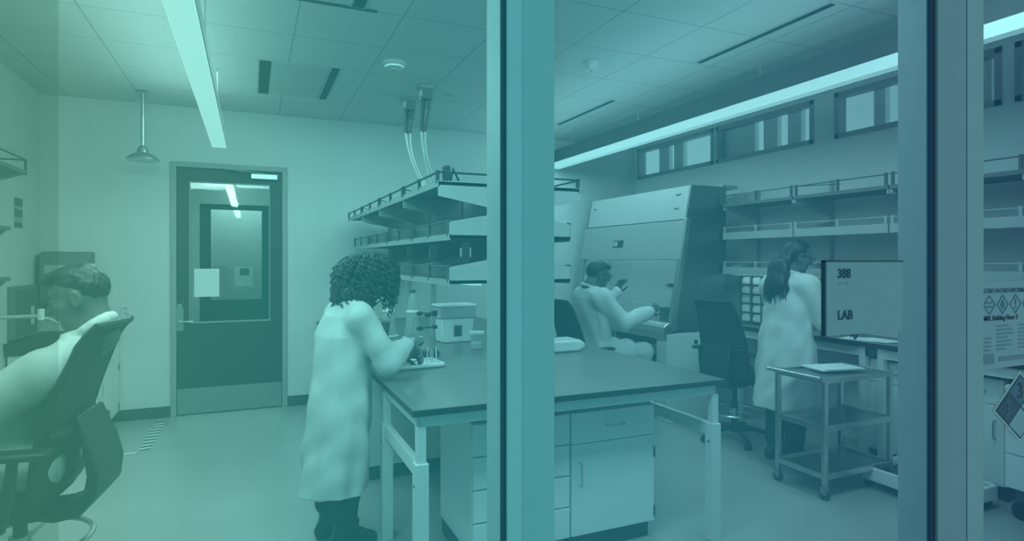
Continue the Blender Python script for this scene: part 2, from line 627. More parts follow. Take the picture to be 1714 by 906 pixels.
m2.box((-0.583, Y2 + .03, .01), (a, Y2 + .07, 2.278)).box((b, Y2 + .03, .01), (0.618, Y2 + .07, 2.278)).box((a, Y2 + .03, .01), (b, Y2 + .07, c)).box((a, Y2 + .03, d_), (b, Y2 + .07, 2.278))
m2.build('door_leaf', M_DOOR, d2)
MB(d2.location).box((a, Y2 + .045, c), (b, Y2 + .051, d_)).build('vision_pane', M_GLASS, d2)
struct('wall_vestibule_far', MB().box((-1.2, YB + 2.3, 0), (0.9, YB + 2.36, 2.75)), M_WHITE)
area('vestibule_lamp', (-0.15, YB + 0.8, 2.70), (0.15, 0.9), 8)
area('hallway_lamp', (-0.15, YB + 1.95, 2.70), (0.6, 0.3), 16)
n = MB((-0.36, Y2 + 0.03, 1.3))
n.box((-0.44, Y2 + .025, 1.17), (-0.26, Y2 + .03, 1.50))
tag(n.build('poster', M_SHELF), 'grey printed poster on the second door seen through the door glass', 'poster')
n = MB((-0.06, Y2 + 0.03, 1.4))
n.box((-0.19, Y2 + .025, 1.24), (0.02, Y2 + .03, 1.49))
nn = tag(n.build('door_notice', M_PAPER), 'white notice with a dark square on the second door behind the glass', 'notice')
MB((0, 0, 0)).box((-0.13 + .06, -0.007, 0.0 - .02), (0.05 - .01, -0.0055, 0.07)).build('printed_square', M_GREYINK, nn)

# ------------------------------------------------------------------ ceiling fittings
def linear_light(name, label, x, w_, y0, y1, z0, z1, lens_m, side_lens):
    t = thing(name, label, 'light', (x, (y0 + y1) / 2, z0))
    L = t.location
    h = MB(L)
    h.box((x - w_ / 2, y0, z0 + 0.012), (x + w_ / 2, y1, z1))
    h.build('housing', mat('beam_grey', 0.11, 0.6, var=.02) if side_lens else M_SHELF, t, 0.003)
    if side_lens:
        MB(L).box((x - w_ / 2 - 0.004, y0 + .01, z0), (x + w_ / 2 - 0.02, y1 - .01, z0 + side_lens)).build('lens', lens_m, t)
    else:
        MB(L).box((x - w_ / 2 + .006, y0 + .005, z0), (x + w_ / 2 - .006, y1 - .005, z0 + 0.014)).build('lens', lens_m, t)
    return t


pl = linear_light('pendant_light', 'long slim lit pendant light hanging over the left aisle toward the door', -0.25, 0.12, 2.3, 5.78, 2.55, 2.63, M_LENS, 0)
for yy in (2.6, 4.0, 5.4):
    MB(pl.location).cyl((-0.25, yy, 2.62), (-0.25, yy, ZC + .0), 0.004, n=8).build('suspension_cable', M_STEEL, pl)
bl = linear_light('beam_light', 'deep grey beam with a bright lit strip running below the high windows', 3.62, 0.10, 1.4, 6.88, 2.75, 2.985, M_LENS2, 0.078)
for yy in (1.9, 3.5, 5.1, 6.5):
    MB(bl.location).cyl((3.62, yy, 2.97), (3.62, yy, ZC), 0.006, n=8).build('hanger', M_STEEL, bl)


def slot_vent(label, x, y0, y1, wd=0.06):
    t = thing('slot_diffuser', label, 'vent', (x, (y0 + y1) / 2, ZC), 0, 'ceiling slot diffusers')
    L = t.location
    MB(L).box((x - wd / 2 - .015, y0 - .015, ZC - 0.006), (x + wd / 2 + .015, y1 + .015, ZC)).build('vent_frame', M_CEILW, t)
    m = MB(L)
    m.box((x - wd / 2, y0, ZC - 0.009), (x + wd / 2, y1, ZC - 0.005))
    m.build('slot', M_SLOT, t)


slot_vent('left black air slot of the pair in the ceiling above the door', 0.104, 5.03, 6.02, 0.085)
slot_vent('right black air slot of the pair in the ceiling above the door', 0.63, 5.0, 6.02, 0.06)
slot_vent('black air slot at the top edge of the photo left of the post', 0.60, 3.62, 3.74, 0.07)
slot_vent('farther, shorter black air slot in the ceiling near the beam light', 3.22, 4.95, 6.08, 0.035)
slot_vent('nearer, longer black air slot in the ceiling by the beam light', 3.22, 2.55, 3.73, 0.04)
m = MB((0.37, 5.52, ZC))
m.box((0.16, 5.03, ZC - 0.008), (0.575, 6.0, ZC))
tag(m.build('ceiling_panel', M_CEILW), 'grey ceiling panel between the two black air slots', 'ceiling panel')
m = MB((0.45, 3.765, ZC))
m.box((0.12, 3.755, ZC - 0.01), (0.72, 3.775, ZC))
tag(m.build('ceiling_rail', M_DARK), 'thin dark strip across the ceiling left of the near post', 'strip')


def detector(name, label, x, y, r, z1):
    t = thing(name, label, 'detector', (x, y, ZC))
    MB().lathe([(r * .5, -z1), (r * .75, -z1 * .9), (r * .8, -0.022), (r, -0.02), (r, 0)], (0, 0, 0)).build('body', M_WHITE, t, 0, True)
    MB().lathe([(r * .22, -z1 - .012), (r * .25, -z1)], (0, 0, 0), 14).build('sensor', M_SHELF, t, 0, True)


detector('smoke_detector', 'wide round white ceiling detector left of the hanging hoses', 1.034, 4.70, 0.095, 0.045)
detector('heat_detector', 'small round grey ceiling detector just right of the near post', 2.455, 4.08, 0.055, 0.06)
t = thing('sprinkler_plate', 'tiny round plate in the ceiling near the hanging hoses', 'sprinkler', (1.72, 5.42, ZC))
MB().lathe([(0.035, -0.008), (0.04, 0)]).build('cover', M_SHELF, t, 0, True)

# emergency shower
t = thing('safety_shower', 'metal safety shower head on a ceiling pipe left of the door', 'shower', (-0.909, 6.40, 2.5))
MB().cyl((0, 0, 0.10), (0, 0, 0.63), 0.017).build('pipe', M_STEEL, t, 0, True)
MB().lathe([(0.055, 0.605), (0.05, 0.618), (0.03, 0.63)]).build('ceiling_flange', M_STEEL, t, 0, True)
MB().lathe([(0.125, -0.012), (0.138, -0.006), (0.132, 0.012), (0.09, 0.045), (0.05, 0.062), (0.042, 0.10), (0.022, 0.125), (0.0, 0.13)]).build('shower_head', M_STEEL, t, 0, True)

# hoses dropping from the ceiling to the shelf
def hose_drop(label, x, y, end, dark_len, seedv):
    rnd = random.Random(seedv)
    t = thing('hose_drop', label, 'hose', (x, y, ZC), 0, 'ceiling hose drops')
    MB().box((-0.07, -0.07, -0.03), (0.07, 0.07, 0)).build('ceiling_plate', M_SHELF, t, 0.004)
    c = MB()
    c.box((-0.045, -0.045, -0.12), (0.05, 0.045, -0.03))
    for k in range(4):
        px, py = -0.04 + 0.027 * k, (-0.02, 0.02)[k % 2]
        c.cyl((px, py, -0.2), (px, py, -0.10), 0.012, 0.016, 10)
    c.build('manifold', M_BLACK, t, 0.003)
    e = Vector(end) - Vector((x, y, ZC))
    for k in range(3):
        px, py = -0.04 + 0.035 * k, (-0.02, 0.02)[k % 2]
        path = []
        for i in range(15):
            u = i / 14
            sag = math.sin(u * PI) * (0.06 + 0.05 * rnd.random() * 0 + 0.03 * k)
            path.append((px + (e.x + .02 * k - px) * (u ** 1.6) - sag * .6, py + (e.y - py) * (u ** 1.5), -0.16 + (e.z + 0.16) * u))
        MB().tube(path, 0.009, 8).build('hose', M_HOSE, t, 0, True)
        MB().tube(path[:dark_len], 0.013, 8).build('hose_sleeve', M_BLACK, t, 0, True)


hose_drop('bundle of hoses hanging from the ceiling, the right drop', 1.435, 5.235, (1.47, 4.95, 2.07), 5, 1)
hose_drop('bundle of hoses hanging from the ceiling, the left drop', 1.395, 5.685, (1.45, 5.05, 2.07), 4, 2)

# ------------------------------------------------------------------ left wall: dispenser, notices, panel, shelves, benches
t = thing('paper_towel_dispenser', 'grey paper towel dispenser on the wall behind the seated man', 'dispenser', (-1.565, YB, 1.15))
pr = [(-0.0, 0), (-0.21, 0.02), (-0.235, 0.10), (-0.235, 0.42), (-0.21, 0.49), (-0.16, 0.505), (0, 0.505)]
MB().prism(pr, 'x', -0.19, 0.19).build('body', M_SHELFU, t, 0.012, True)
MB().box((-0.15, -0.241, 0.20), (0.15, -0.233, 0.38)).build('window', M_SHELF, t, 0.004)
MB().box((-0.17, -0.22, -0.012), (0.17, -0.03, 0.012)).build('paper_slot', M_BLACK, t)

def sticker(name, label, cat, y0, y1, z0, z1):
    t = thing(name, label, cat, (XL, (y0 + y1) / 2, z0))
    MB(t.location).box((XL, y0, z0), (XL + .003, y1, z1)).build('sheet', M_SHELF, t)
    h = z1 - z0
    for a, b in ((0, .18), (.35, .62), (.72, 1.0)):
        MB(t.location).box((XL + .002, y0 + .01, z0 + h * a), (XL + .0045, y1 - .01, z0 + h * b)).build('printed_block', M_PANEL, t)


sticker('wall_notice', 'narrow notice with dark printed blocks on the left wall', 'notice', 6.20, 6.40, 1.85, 2.10)
t = thing('electrical_panel', 'grey electrical panel low on the left wall above the black bench', 'panel', (XL, 6.33, 0.93))
MB(t.location).box((XL, 6.05, 0.93), (XL + .05, 6.62, 1.36)).build('box', M_SHELFU, t, 0.004)
MB(t.location).box((XL + .05, 6.08, 0.95), (XL + .056, 6.59, 1.33)).build('panel_door', M_PANEL, t, 0.003)
MB(t.location).box((XL + .056, 6.42, 1.02), (XL + .06, 6.5, 1.18)).build('printed_tag', M_WHITE, t)
t = thing('wall_outlet', 'white outlet plate on the wall between seated man and door', 'outlet', (-1.126, YB, 1.08))
MB().box((-0.035, -0.006, -0.055), (0.035, 0, 0.055)).build('plate', M_WHITE, t, 0.002)
MB().box((-0.016, -0.008, -0.035), (0.016, -0.005, -0.008)).box((-0.016, -0.008, 0.008), (0.016, -0.005, 0.035)).build('socket', M_SHELF, t)

def wall_shelf(label, z, x1, y0, y1, rail):
    t = thing('wall_shelf', label, 'shelf', (XL, (y0 + y1) / 2, z), 0, 'shelves on the left wall')
    MB(t.location).prism([(XL, z), (x1, z), (x1, z + .03), (XL, z + .03)], 'y', y0, y1).build('board', M_SHELFU, t, 0.004)
    for yy in (y0 + .04, y1 - .04):
        MB(t.location).prism([(XL, z - .09), (XL + .04, z - .09), (x1 - .02, z - .005), (x1 - .02, z), (XL, z)], 'y', yy - .012, yy + .012).build('bracket', M_SHELF, t)
    if rail:
        r = MB(t.location)
        r.tube([(x1 - .01, y0, z + .11), (x1 - .01, y1, z + .11), (XL, y1, z + .11)], 0.006, 8)
        for yy in (y0 + .05, (y0 + y1) / 2, y1 - .01):
            r.cyl((x1 - .01, yy, z + .02), (x1 - .01, yy, z + .115), 0.008, n=8)
        r.build('guard_rail', M_DARK, t, 0, True)


wall_shelf('top railed shelf on the left wall', 2.20, -1.50, 4.4, 5.45, True)
wall_shelf('middle shelf on the left wall', 1.80, -1.66, 4.5, 5.66, False)
wall_shelf('lowest shelf on the left wall', 1.42, -1.66, 4.5, 5.66, False)
# swing arm with tap on the left
t = thing('swing_arm', 'pale horizontal swing arm with a small nozzle over the left bench', 'arm', (XL, 4.62, 1.20))
MB(t.location).box((XL, 4.57, 1.15), (XL + .03, 4.67, 1.29)).build('wall_bracket', M_SHELF, t, 0.003)
MB(t.location).tube([(XL + .02, 4.62, 1.22), (-1.50, 4.64, 1.222), (-1.215, 4.66, 1.225)], 0.012, 10).build('arm', M_SHELF, t, 0, True)
MB(t.location).cyl((-1.215, 4.66, 1.20), (-1.215, 4.66, 1.27), 0.018).build('joint', M_PLASTIC, t, 0, True)
MB(t.location).tube([(-1.21, 4.66, 1.215), (-1.17, 4.68, 1.20), (-1.14, 4.69, 1.175)], 0.010, 8).build('nozzle', M_STEEL, t, 0, True)


def base_cabinet(loc, w_, dep, h, label, group, drawers=1, door=True, handle_left=True, rz=0.0, hinges=True, kick=True, ndraw=0):
    """front faces local -y; origin at floor, front left corner"""
    t = thing('base_cabinet', label, 'cabinet', loc, rz, group)
    z0 = 0.10 if kick else 0.02
    if kick:
        MB().box((0.01, 0.05, 0.0), (w_ - 0.01, dep, z0)).build('plinth', M_BASE, t)
    MB().box((0, 0.02, z0), (w_, dep, h)).build('carcass', M_CAB, t, 0.002)
    g = 0.004

    def handle(p, x0, z, x1, z2):
        a = MB()
        a.tube([(x0, 0.002, z), (x0, -0.03, z), (x1, -0.03, z2), (x1, 0.002, z2)], 0.005, 8)
        a.build('handle', M_STEEL, p, 0, True)
    if ndraw:
        hh = (h - z0) / ndraw
        for k in range(ndraw):
            d = MB().box((g, 0, z0 + hh * k + g), (w_ - g, 0.02, z0 + hh * (k + 1) - g)).build('drawer', M_CAB, t, 0.002)
            handle(d, w_ / 2 - .06, z0 + hh * (k + .6), w_ / 2 + .06, z0 + hh * (k + .6))
    else:
        dh = 0.17
        d = MB().box((g, 0, h - dh), (w_ - g, 0.02, h - g)).build('drawer', M_CAB, t, 0.002)
        handle(d, w_ / 2 - .055, h - dh * .5, w_ / 2 + .055, h - dh * .5)
        dr = MB().box((g, 0, z0 + g), (w_ - g, 0.02, h - dh - g)).build('door', M_CAB, t, 0.002)
        hx = 0.05 if handle_left else w_ - 0.05
        handle(dr, hx, h - dh - .10, hx, h - dh - .22)
        if hinges:
            ex = w_ if handle_left else 0
            for zz in (z0 + .06, h - dh - .1):
                MB().cyl((ex - .004, -0.003, zz - .03), (ex - .004, -0.003, zz + .03), 0.006, n=8).build('hinge', M_PANEL, t, 0, True)
    return t


# far left bench against the door wall corner
t = thing('black_topped_bench', 'black topped bench end in the far left corner behind the seated man', 'bench', (-1.48, 6.4, 0))
MB(t.location).box((-1.80, 5.96, 0.865), (-1.16, 6.885, 0.91)).build('worktop', M_BENCHEDGE, t, 0.004)
MB(t.location).box((-1.80, 5.975, 0.81), (-1.18, 6.885, 0.865)).build('apron', M_DARK, t)  # dark colour paints in the shadow under the worktop
base_cabinet((-1.18, 5.99, 0), 0.88, 0.60, 0.81, 'pale base cabinet under the black bench in the far left corner', None, rz=R(90))
# near left bench, mostly outside the frame
t = thing('near_bench', 'dark bench end at the very left edge in front of the seated man', 'bench', (-1.5, 3.2, 0))
MB(t.location).box((-1.80, 1.9, 0.87), (-1.29, 4.28, 0.91)).build('worktop', M_BENCH, t, 0.004)
for yy in (2.0, 4.2):
    for xx in (-1.74, -1.36):
        MB(t.location).box((xx - .025, yy - .025, 0), (xx + .025, yy + .025, 0.87)).build('leg', M_WHITE, t, 0.002)
MB(t.location).box((-1.765, 2.0, 0.80), (-1.33, 4.2, 0.869)).build('frame', M_WHITE, t, 0.002)
t = thing('tubing_pump', 'small pale bench pump with a looping tube at the left edge', 'pump', (-1.36, 4.12, 0.911))
MB().lathe([(0.07, 0), (0.07, 0.05), (0.05, 0.09), (0.03, 0.10)]).build('body', M_PLASTIC, t, 0, True)
MB().tube([(0.0, 0, 0.09), (0.02, 0, 0.17), (0.07, 0, 0.16), (0.105, 0, 0.10), (0.09, 0, 0.03), (0.03, -0.02, 0.008)], 0.008, 8).build('tube', M_HOSE, t, 0, True)
MB().ball((-0.01, -0.02, 0.13), 0.025).build('knob', M_PLASTIC, t, 0, True)

# hazard tape on the floor by the door
t = thing('floor_tape', 'striped hazard tape stuck to the floor beside the door', 'tape', (-0.80, 6.2, 0.001))
MB(t.location).box((-0.85, 5.78, 0.0005), (-0.77, 6.72, 0.002)).build('tape_base', M_PANEL, t)
for k in range(9):
    y = 5.80 + k * 0.102
    MB(t.location).add([(-0.85, y, .0025), (-0.77, y + .02, .0025), (-0.77, y + .065, .0025), (-0.85, y + .045, .0025)], [(0, 1, 2, 3)]).build('stripe', M_PAPER, t)
t = thing('floor_line', 'thin white tape line on the floor behind the left chair', 'tape', (-1.0, 5.74, 0.001))
MB(t.location).box((-1.15, 5.72, 0.0005), (-0.86, 5.75, 0.002)).build('line', M_PAPER, t)

# ------------------------------------------------------------------ front table and island
TX0, TX1, TY0, TY1, TZ = 0.66, 2.44, 2.615, 3.45, 0.91


def lab_table(name, label, x0, x1, y0, y1, z, side_rail=True, low=0.0):
    t = thing(name, label, 'table', ((x0 + x1) / 2, (y0 + y1) / 2, 0))
    L = t.location
    MB(L).box((x0, y0, z - .032), (x1, y1, z)).build('table_top', M_BENCH, t, 0.003)
    e = MB(L)
    e.box((x0 - .0006, y0 - .0006, z - .031), (x1 + .0006, y0 + .002, z - .003)).box((x0 - .0006, y0, z - .031), (x0 + .002, y1, z - .003)).box((x1 - .002, y0, z - .031), (x1 + .0006, y1, z - .003))
    e.build('top_edge', M_BENCHEDGE, t)
    i = 0.045
    a = MB(L)
    a.box((x0 + i, y0 + i - .02, z - .085), (x1 - i, y0 + i + .02, z - .033)).box((x0 + i, y1 - i - .02, z - .085), (x1 - i, y1 - i + .02, z - .033))
    a.box((x0 + i - .02, y0 + i, z - .085), (x0 + i + .02, y1 - i, z - .033)).box((x1 - i - .02, y0 + i, z - .085), (x1 - i + .02, y1 - i, z - .033))
    a.build('frame', M_WHITE, t, 0.002)
    for xx in (x0 + i, x1 - i):
        for yy in (y0 + i, y1 - i):
            lg = MB(L).box((xx - .021, yy - .021, 0.3), (xx + .021, yy + .021, z - .085)).build('leg', M_WHITE, t, 0.002)
            MB(L).box((xx - .031, yy - .031, 0.0), (xx + .031, yy + .031, 0.66)).build('leg_sleeve', M_WHITE, lg, 0.003)
            MB(L).box((xx - .033, yy - .006, 0.55), (xx - .030, yy + .006, 0.562)).build('adjust_hole', M_BLACK, lg)
    if side_rail:
        for xx in (x0 + i, x1 - i):
            MB(L).box((xx - .018, y0 + i + .03, 0.585), (xx + .018, y1 - i - .03, 0.655)).build('side_rail', M_WHITE, t, 0.003)
    return t


lab_table('lab_table', 'black topped table on white adjustable legs, nearest in the middle', TX0, TX1, TY0, TY1 - .004, TZ)
base_cabinet((1.005, 2.80, 0), 0.55, 0.55, 0.765, 'white drawer cabinet under the near table, partly behind the post', 'cabinets under the near table', ndraw=4)
base_cabinet((1.56, 2.80, 0), 0.54, 0.55, 0.765, 'white cabinet with one drawer above one door under the near table', 'cabinets under the near table')

t = thing('island_bench', 'long black topped island bench behind the near table, under the shelves', 'bench', (1.55, 5.2, 0))
L = t.location
MB(L).box((TX0, TY1, TZ - .032), (TX1, 6.88, TZ)).build('worktop', M_BENCH, t, 0.003)
MB(L).box((TX0 - .0006, TY1, TZ - .031), (TX0 + .002, 6.88, TZ - .003)).build('top_edge', M_BENCHEDGE, t)
MB(L).box((TX1 - .002, TY1, TZ - .031), (TX1 + .0006, 6.88, TZ - .003)).build('top_edge', M_BENCHEDGE, t)
MB(L).box((TX0 + .04, TY1 + .02, TZ - .085), (TX1 - .04, 6.86, TZ - .033)).build('apron', M_WHITE, t, 0.002)
for yy in (TY1 + .045,):
    for xx in (TX0 + .06, TX1 - .06):
        MB(L).box((xx - .025, yy - .025, 0), (xx + .025, yy + .025, TZ - .085)).build('leg', M_WHITE, t, 0.002)
for k in range(4):
    base_cabinet((TX0 + .05, 4.33 + .63 * (k + 1) - .005, 0), 0.62, 0.76, TZ - .09, 'white island cabinet facing the left aisle, %s from the camera' % ('nearest', 'second', 'third', 'farthest')[k], 'left row of island cabinets', rz=R(-90))
for k in range(4):
    base_cabinet((TX1 - .05, 4.33 + .63 * k, 0), 0.62, 0.76, TZ - .09, 'white island cabinet facing the window aisle, %s from the camera' % ('nearest', 'second', 'third', 'farthest')[k], 'right row of island cabinets', rz=R(90))

# overhead shelving on the island
t = thing('overhead_shelving', 'three tier overhead shelving with guard rails over the island bench', 'shelving', (1.44, 5.0, TZ))
L = t.location
BY = [3.30, 4.16, 5.02, 5.88, 6.74]
XCN = 1.44
for y in BY:
    MB(L).box((XCN - .025, y - .02, TZ if y > 4.9 else 1.44), (XCN + .025, y + .02, 2.06)).build('upright', M_SHELF, t, 0.002)
for b in range(4):
    y0, y1 = BY[b] + .004, BY[b + 1] - .004
    for sgn in (-1, 1):
        for lv, (zd, xf) in enumerate(((2.02, 0.46), (1.715, 0.395), (1.452, 0.395))):
            xo, xi = XCN + sgn * xf, XCN + sgn * .03
            lo, hi = min(xo, xi), max(xo, xi)
            sh = MB(L).box((lo, y0, zd - .012), (hi, y1, zd + .008)).build('shelf', M_SHELFU, t)
            MB(L).box((xo - .006, y0, zd - .022), (xo + .006, y1, zd + .014)).build('front_lip', M_SHELF, sh)
            if lv == 0:
                pr = [(xo, zd + .012), (xo, zd - .075), (xi, zd - .155), (xi, zd + .012)]
            else:
                pr = [(xo, zd - .012), (xi, zd - .012), (xi, zd + .15), (xo, zd + .085)]
            if sgn > 0:
                pr = pr[::-1]
            br = MB(L)
            br.prism(pr, 'y', y0, y0 + .014)
            br.build('bracket', M_SHELF, sh)
            rl = MB(L)
            zr = zd + (.062 if lv == 0 else .088)
            rl.tube([(xo, y0, zr), (xo, y1, zr)], 0.0065, 6)
            for yy in (y0 + .02, (y0 + y1) / 2, y1 - .02):
                rl.box((xo - .008, yy - .012, zd), (xo + .008, yy + .012, zr + .01))
            if b == 0 and lv == 0:
                rl.tube([(xo, y0 + .01, zr), (xi, y0 + .01, zr - .0)], 0.0065, 6)
            else:
                rl.tube([(xo, y0 + .03, zr), (XCN + sgn * .2, y0 + .12, zd + .02)], 0.004, 6)
            rl.build('guard_rail', M_DARK if lv == 0 else M_PANEL, sh)
    MB(L).box((XCN - .01, y0 + .16, 1.47), (XCN + .01, y1 - .14, 1.705)).build('back_panel', M_PANEL, t)
    MB(L).box((XCN - .22, y0 + .1, 1.425), (XCN - .16, y1 - .1, 1.44)).build('task_light', M_TASK, t)
area('shelf_task_lamp', (XCN - .2, 5.0, 1.41), (0.06, 3.2), 7)
area('shelf_task_lamp', (XCN + .2, 5.0, 1.41), (0.06, 3.2), 5)
MB(L).box((1.02, 3.30, 2.04), (1.05, 3.36, 2.12)).tube([(1.06, 3.33, 2.03), (1.075, 3.33, 2.11), (1.11, 3.33, 2.04)], 0.008, 8).build('rail_clamp', M_BLACK, t)

# things on the benches --------------------------------------------------
def flask(label, x, y):
    t = thing('filtration_flask', label, 'flask', (x, y, TZ), 0, 'filtration flasks on the island')
    MB().lathe([(0.088, 0), (0.09, 0.008), (0.07, 0.014)]).build('base_dish', M_PLASTIC, t, 0, True)
    MB().lathe([(0.066, 0.014), (0.07, 0.03), (0.05, 0.20), (0.046, 0.215)]).build('lower_vessel', M_LABGLASS, t, 0, True)
    MB().lathe([(0.052, 0.215), (0.056, 0.222), (0.052, 0.232), (0.040, 0.238)]).build('collar', M_PLASTIC, t, 0, True)
    MB().lathe([(0.042, 0.235), (0.042, 0.33), (0.03, 0.375), (0.018, 0.385)]).build('upper_vessel', M_LABGLASS, t, 0, True)
    MB().lathe([(0.022, 0.385), (0.022, 0.405), (0.03, 0.408), (0.03, 0.414), (0.0, 0.416)]).build('cap', M_PANEL, t, 0, True)


flask('clear two part filtration flask on the island, the right of the pair', 1.27, 5.06)
flask('clear two part filtration flask on the island, the left of the pair', 1.10, 5.24)

t = thing('clamp_stand', 'lab stand with three dark clamps beside the white sharps container', 'stand', (1.17, 4.18, TZ), R(20))
MB().box((-0.07, -0.05, 0), (0.07, 0.05, 0.014)).build('base_plate', M_STEELF, t, 0.003)
MB().cyl((0.05, 0, 0.012), (0.05, 0, 0.31), 0.006, n=10).build('rod', M_STEEL, t, 0, True)
for z, l in ((0.29, 0.13), (0.275, 0.06), (0.185, 0.13)):
    c = MB()
    c.cyl((0.05, 0, z), (0.05 - l + .03, 0, z), 0.005, n=8)
    c.ball((0.05 - l, 0, z), (0.03, 0.017, 0.017))
    c.box((0.038, -0.012, z - .012), (0.064, 0.012, z + .012))
    c.build('clamp', M_BLACK, t, 0, True)

t = thing('sharps_container', 'white biohazard sharps container with grey lid on the island', 'container', (1.53, 4.72, TZ), R(4))
bodypr = [(-0.125, 0), (0.125, 0), (0.145, 0.20), (-0.145, 0.20)]
MB().prism(bodypr, 'y', -0.09, 0.09).build('bin', M_PLASTIC, t, 0.012, True)
MB().box((-0.155, -0.10, 0.195), (0.155, 0.10, 0.285)).build('lid_skirt', M_SHELF, t, 0.01, True)
MB().box((-0.16, -0.105, 0.285), (0.16, 0.105, 0.31)).build('lid', M_PLASTIC, t, 0.01, True)
lb = MB().box((-0.035, -0.0935, 0.05), (0.035, -0.0905, 0.14)).build('label', M_SHELFU, t)
for k in range(3):
    a = PI / 2 + 2 * PI * k / 3
    cx, cz = 0.016 * math.cos(a), 0.102 + 0.016 * math.sin(a)
    MB().tube([(cx + .014 * math.cos(q), -0.0945, cz + .014 * math.sin(q)) for q in [a - 2.4 + .48 * i for i in range(11)]], 0.0028, 6).build('biohazard_mark', M_INK, lb)
MB().tube([(0.012 * math.cos(q), -0.0945, 0.102 + .012 * math.sin(q)) for q in [2 * PI * i / 16 for i in range(16)]], 0.0022, 6, True).build('biohazard_mark', M_INK, lb)
MB().box((-0.024, -0.0945, 0.058), (0.024, -0.0934, 0.064)).box((-0.024, -0.0945, 0.068), (0.018, -0.0934, 0.073)).build('label_text', M_INK, lb)

t = thing('specimen_cup', 'small clear cup with a white lid in front of the sharps container', 'cup', (1.56, 4.25, TZ))
MB().lathe([(0.042, 0), (0.044, 0.004), (0.052, 0.10), (0.054, 0.115)]).build('cup_body', M_LABGLASS, t, 0, True)
MB().lathe([(0.040, 0.004), (0.046, 0.045), (0.0, 0.046)]).build('contents', M_PLASTIC, t, 0, True)
MB().lathe([(0.058, 0.112), (0.058, 0.128), (0.05, 0.132), (0, 0.132)]).build('lid', M_PLASTIC, t, 0, True)

t = thing('sample_tray', 'white tray of samples at the curly haired woman\'s hands', 'tray', (0.925, 3.70, TZ), R(6))
tr = MB()
tr.box((-0.17, -0.11, 0), (0.17, 0.11, 0.012))
for a, b in (((-.18, -.12, .008), (.18, -.105, .028)), ((-.18, .105, .008), (.18, .12, .028)), ((-.18, -.12, .008), (-.165, .12, .028)), ((.165, -.12, .008), (.18, .12, .028))):
    tr.box(a, b)
tr.build('tray', M_PLASTIC, t, 0.004)
MB().box((-0.10, -0.05, 0.0125), (0.03, 0.06, 0.018)).build('tray_card', M_SHELF, t)
MB().tube([(-0.15, -0.06, .03), (-0.04, -0.03, .032), (0.09, 0.03, .032)], 0.004, 6).build('tray_tool', M_PANEL, t, 0, True)
t = thing('glass_vial', 'thin clear vial standing in a frame at the end of the tray', 'vial', (1.05, 3.70, TZ + .0125))
MB().cyl((0, 0, 0.001), (0, 0, 0.085), 0.013).build('vial_body', M_LABGLASS, t, 0, True)
MB().tube([(-0.028, 0, .0), (-0.024, 0, .1), (0.03, 0, .11), (0.034, 0, .0)], 0.004, 6).build('vial_frame', M_PLASTIC, t, 0, True)
t = thing('tube_rack', 'dark low tube rack on the island behind the tray', 'rack', (1.06, 4.02, TZ), R(8))
MB().box((-0.13, -0.035, 0), (0.13, 0.035, 0.045)).build('rack_block', M_PANEL, t, 0.003)
rk = MB()
for i in range(8):
    for j in range(2):
        rk.cyl((-0.11 + .031 * i, -0.015 + .03 * j, 0.044), (-0.11 + .031 * i, -0.015 + .03 * j, 0.047), 0.010, n=10)
rk.build('rack_holes', M_BLACK, t)
t = thing('waste_bin', 'dark grey tub on the island behind the curly haired woman', 'tub', (0.98, 5.0, TZ))
MB().lathe([(0.065, 0), (0.085, 0.15), (0.092, 0.155), (0.088, 0.16), (0.0, 0.158)]).build('tub', M_PANEL, t, 0, True)
t = thing('foam_box', 'white rounded foam box lying on the island by the post', 'box', (2.0, 3.93, TZ))
MB().prism([(-0.26, 0), (0.20, 0), (0.25, 0.03), (0.25, 0.06), (0.21, 0.085), (-0.26, 0.085)], 'y', -0.11, 0.11).build('foam_block', M_PLASTIC, t, 0.015, True)

# ------------------------------------------------------------------ biosafety hood
HY0, HY1 = 4.72, 6.62
t = thing('biosafety_cabinet', 'tall white biosafety hood where the man in glasses works', 'hood', (4.1, 5.67, 0))
L = t.location
bk = 4.42


def fx(z):  # x of the slanted front at height z
    return 3.72 + (z - 0.90) * (0.26 / 1.42)


side = [(fx(.90), .90), (bk, .90), (bk, 2.32), (fx(2.32), 2.32)]
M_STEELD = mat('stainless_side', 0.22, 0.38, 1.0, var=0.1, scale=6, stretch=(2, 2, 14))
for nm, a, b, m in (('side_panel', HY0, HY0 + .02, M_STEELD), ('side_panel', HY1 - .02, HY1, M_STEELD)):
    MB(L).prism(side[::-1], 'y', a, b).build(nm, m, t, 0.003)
MB(L).box((bk - .02, HY0 + .02, .90), (bk, HY1 - .02, 2.32)).build('back_panel', M_HOODIN, t)
MB(L).box((4.25, HY0 + .03, .93), (4.27, HY1 - .03, 1.62)).build('rear_liner', M_HOODIN, t)
for yy in (HY0 + .0205, HY1 - .026):
    MB(L).prism([(fx(.95) + .03, .95), (fx(1.9) + .03, 1.9), (4.25, 1.9), (4.25, .95)], 'y', yy, yy + .005).build('side_liner', M_HOODIN, t)
up = MB(L).prism([(fx(1.98), 1.98), (fx(2.32), 2.32), (bk - .021, 2.32), (bk - .021, 1.98)], 'y', HY0 + .021, HY1 - .021).build('blower_housing', M_HOOD, t, 0.006)
fp = MB(L).prism([(fx(1.58) - .02, 1.58), (fx(1.97) - .02, 1.97), (fx(1.97) + .05, 1.97), (fx(1.58) + .05, 1.58)], 'y', HY0 - .004, HY1 + .004).build('sash_housing', M_HOOD2, t, 0.006)
MB(L).prism([(fx(.93) - .004, .93), (fx(1.99) - .004, 1.99), (fx(1.99) + .05, 1.99), (fx(.93) + .05, .93)][::1], 'y', HY0 - .012, HY0 + .045).build('corner_trim', M_STEELF, t, 0.003)
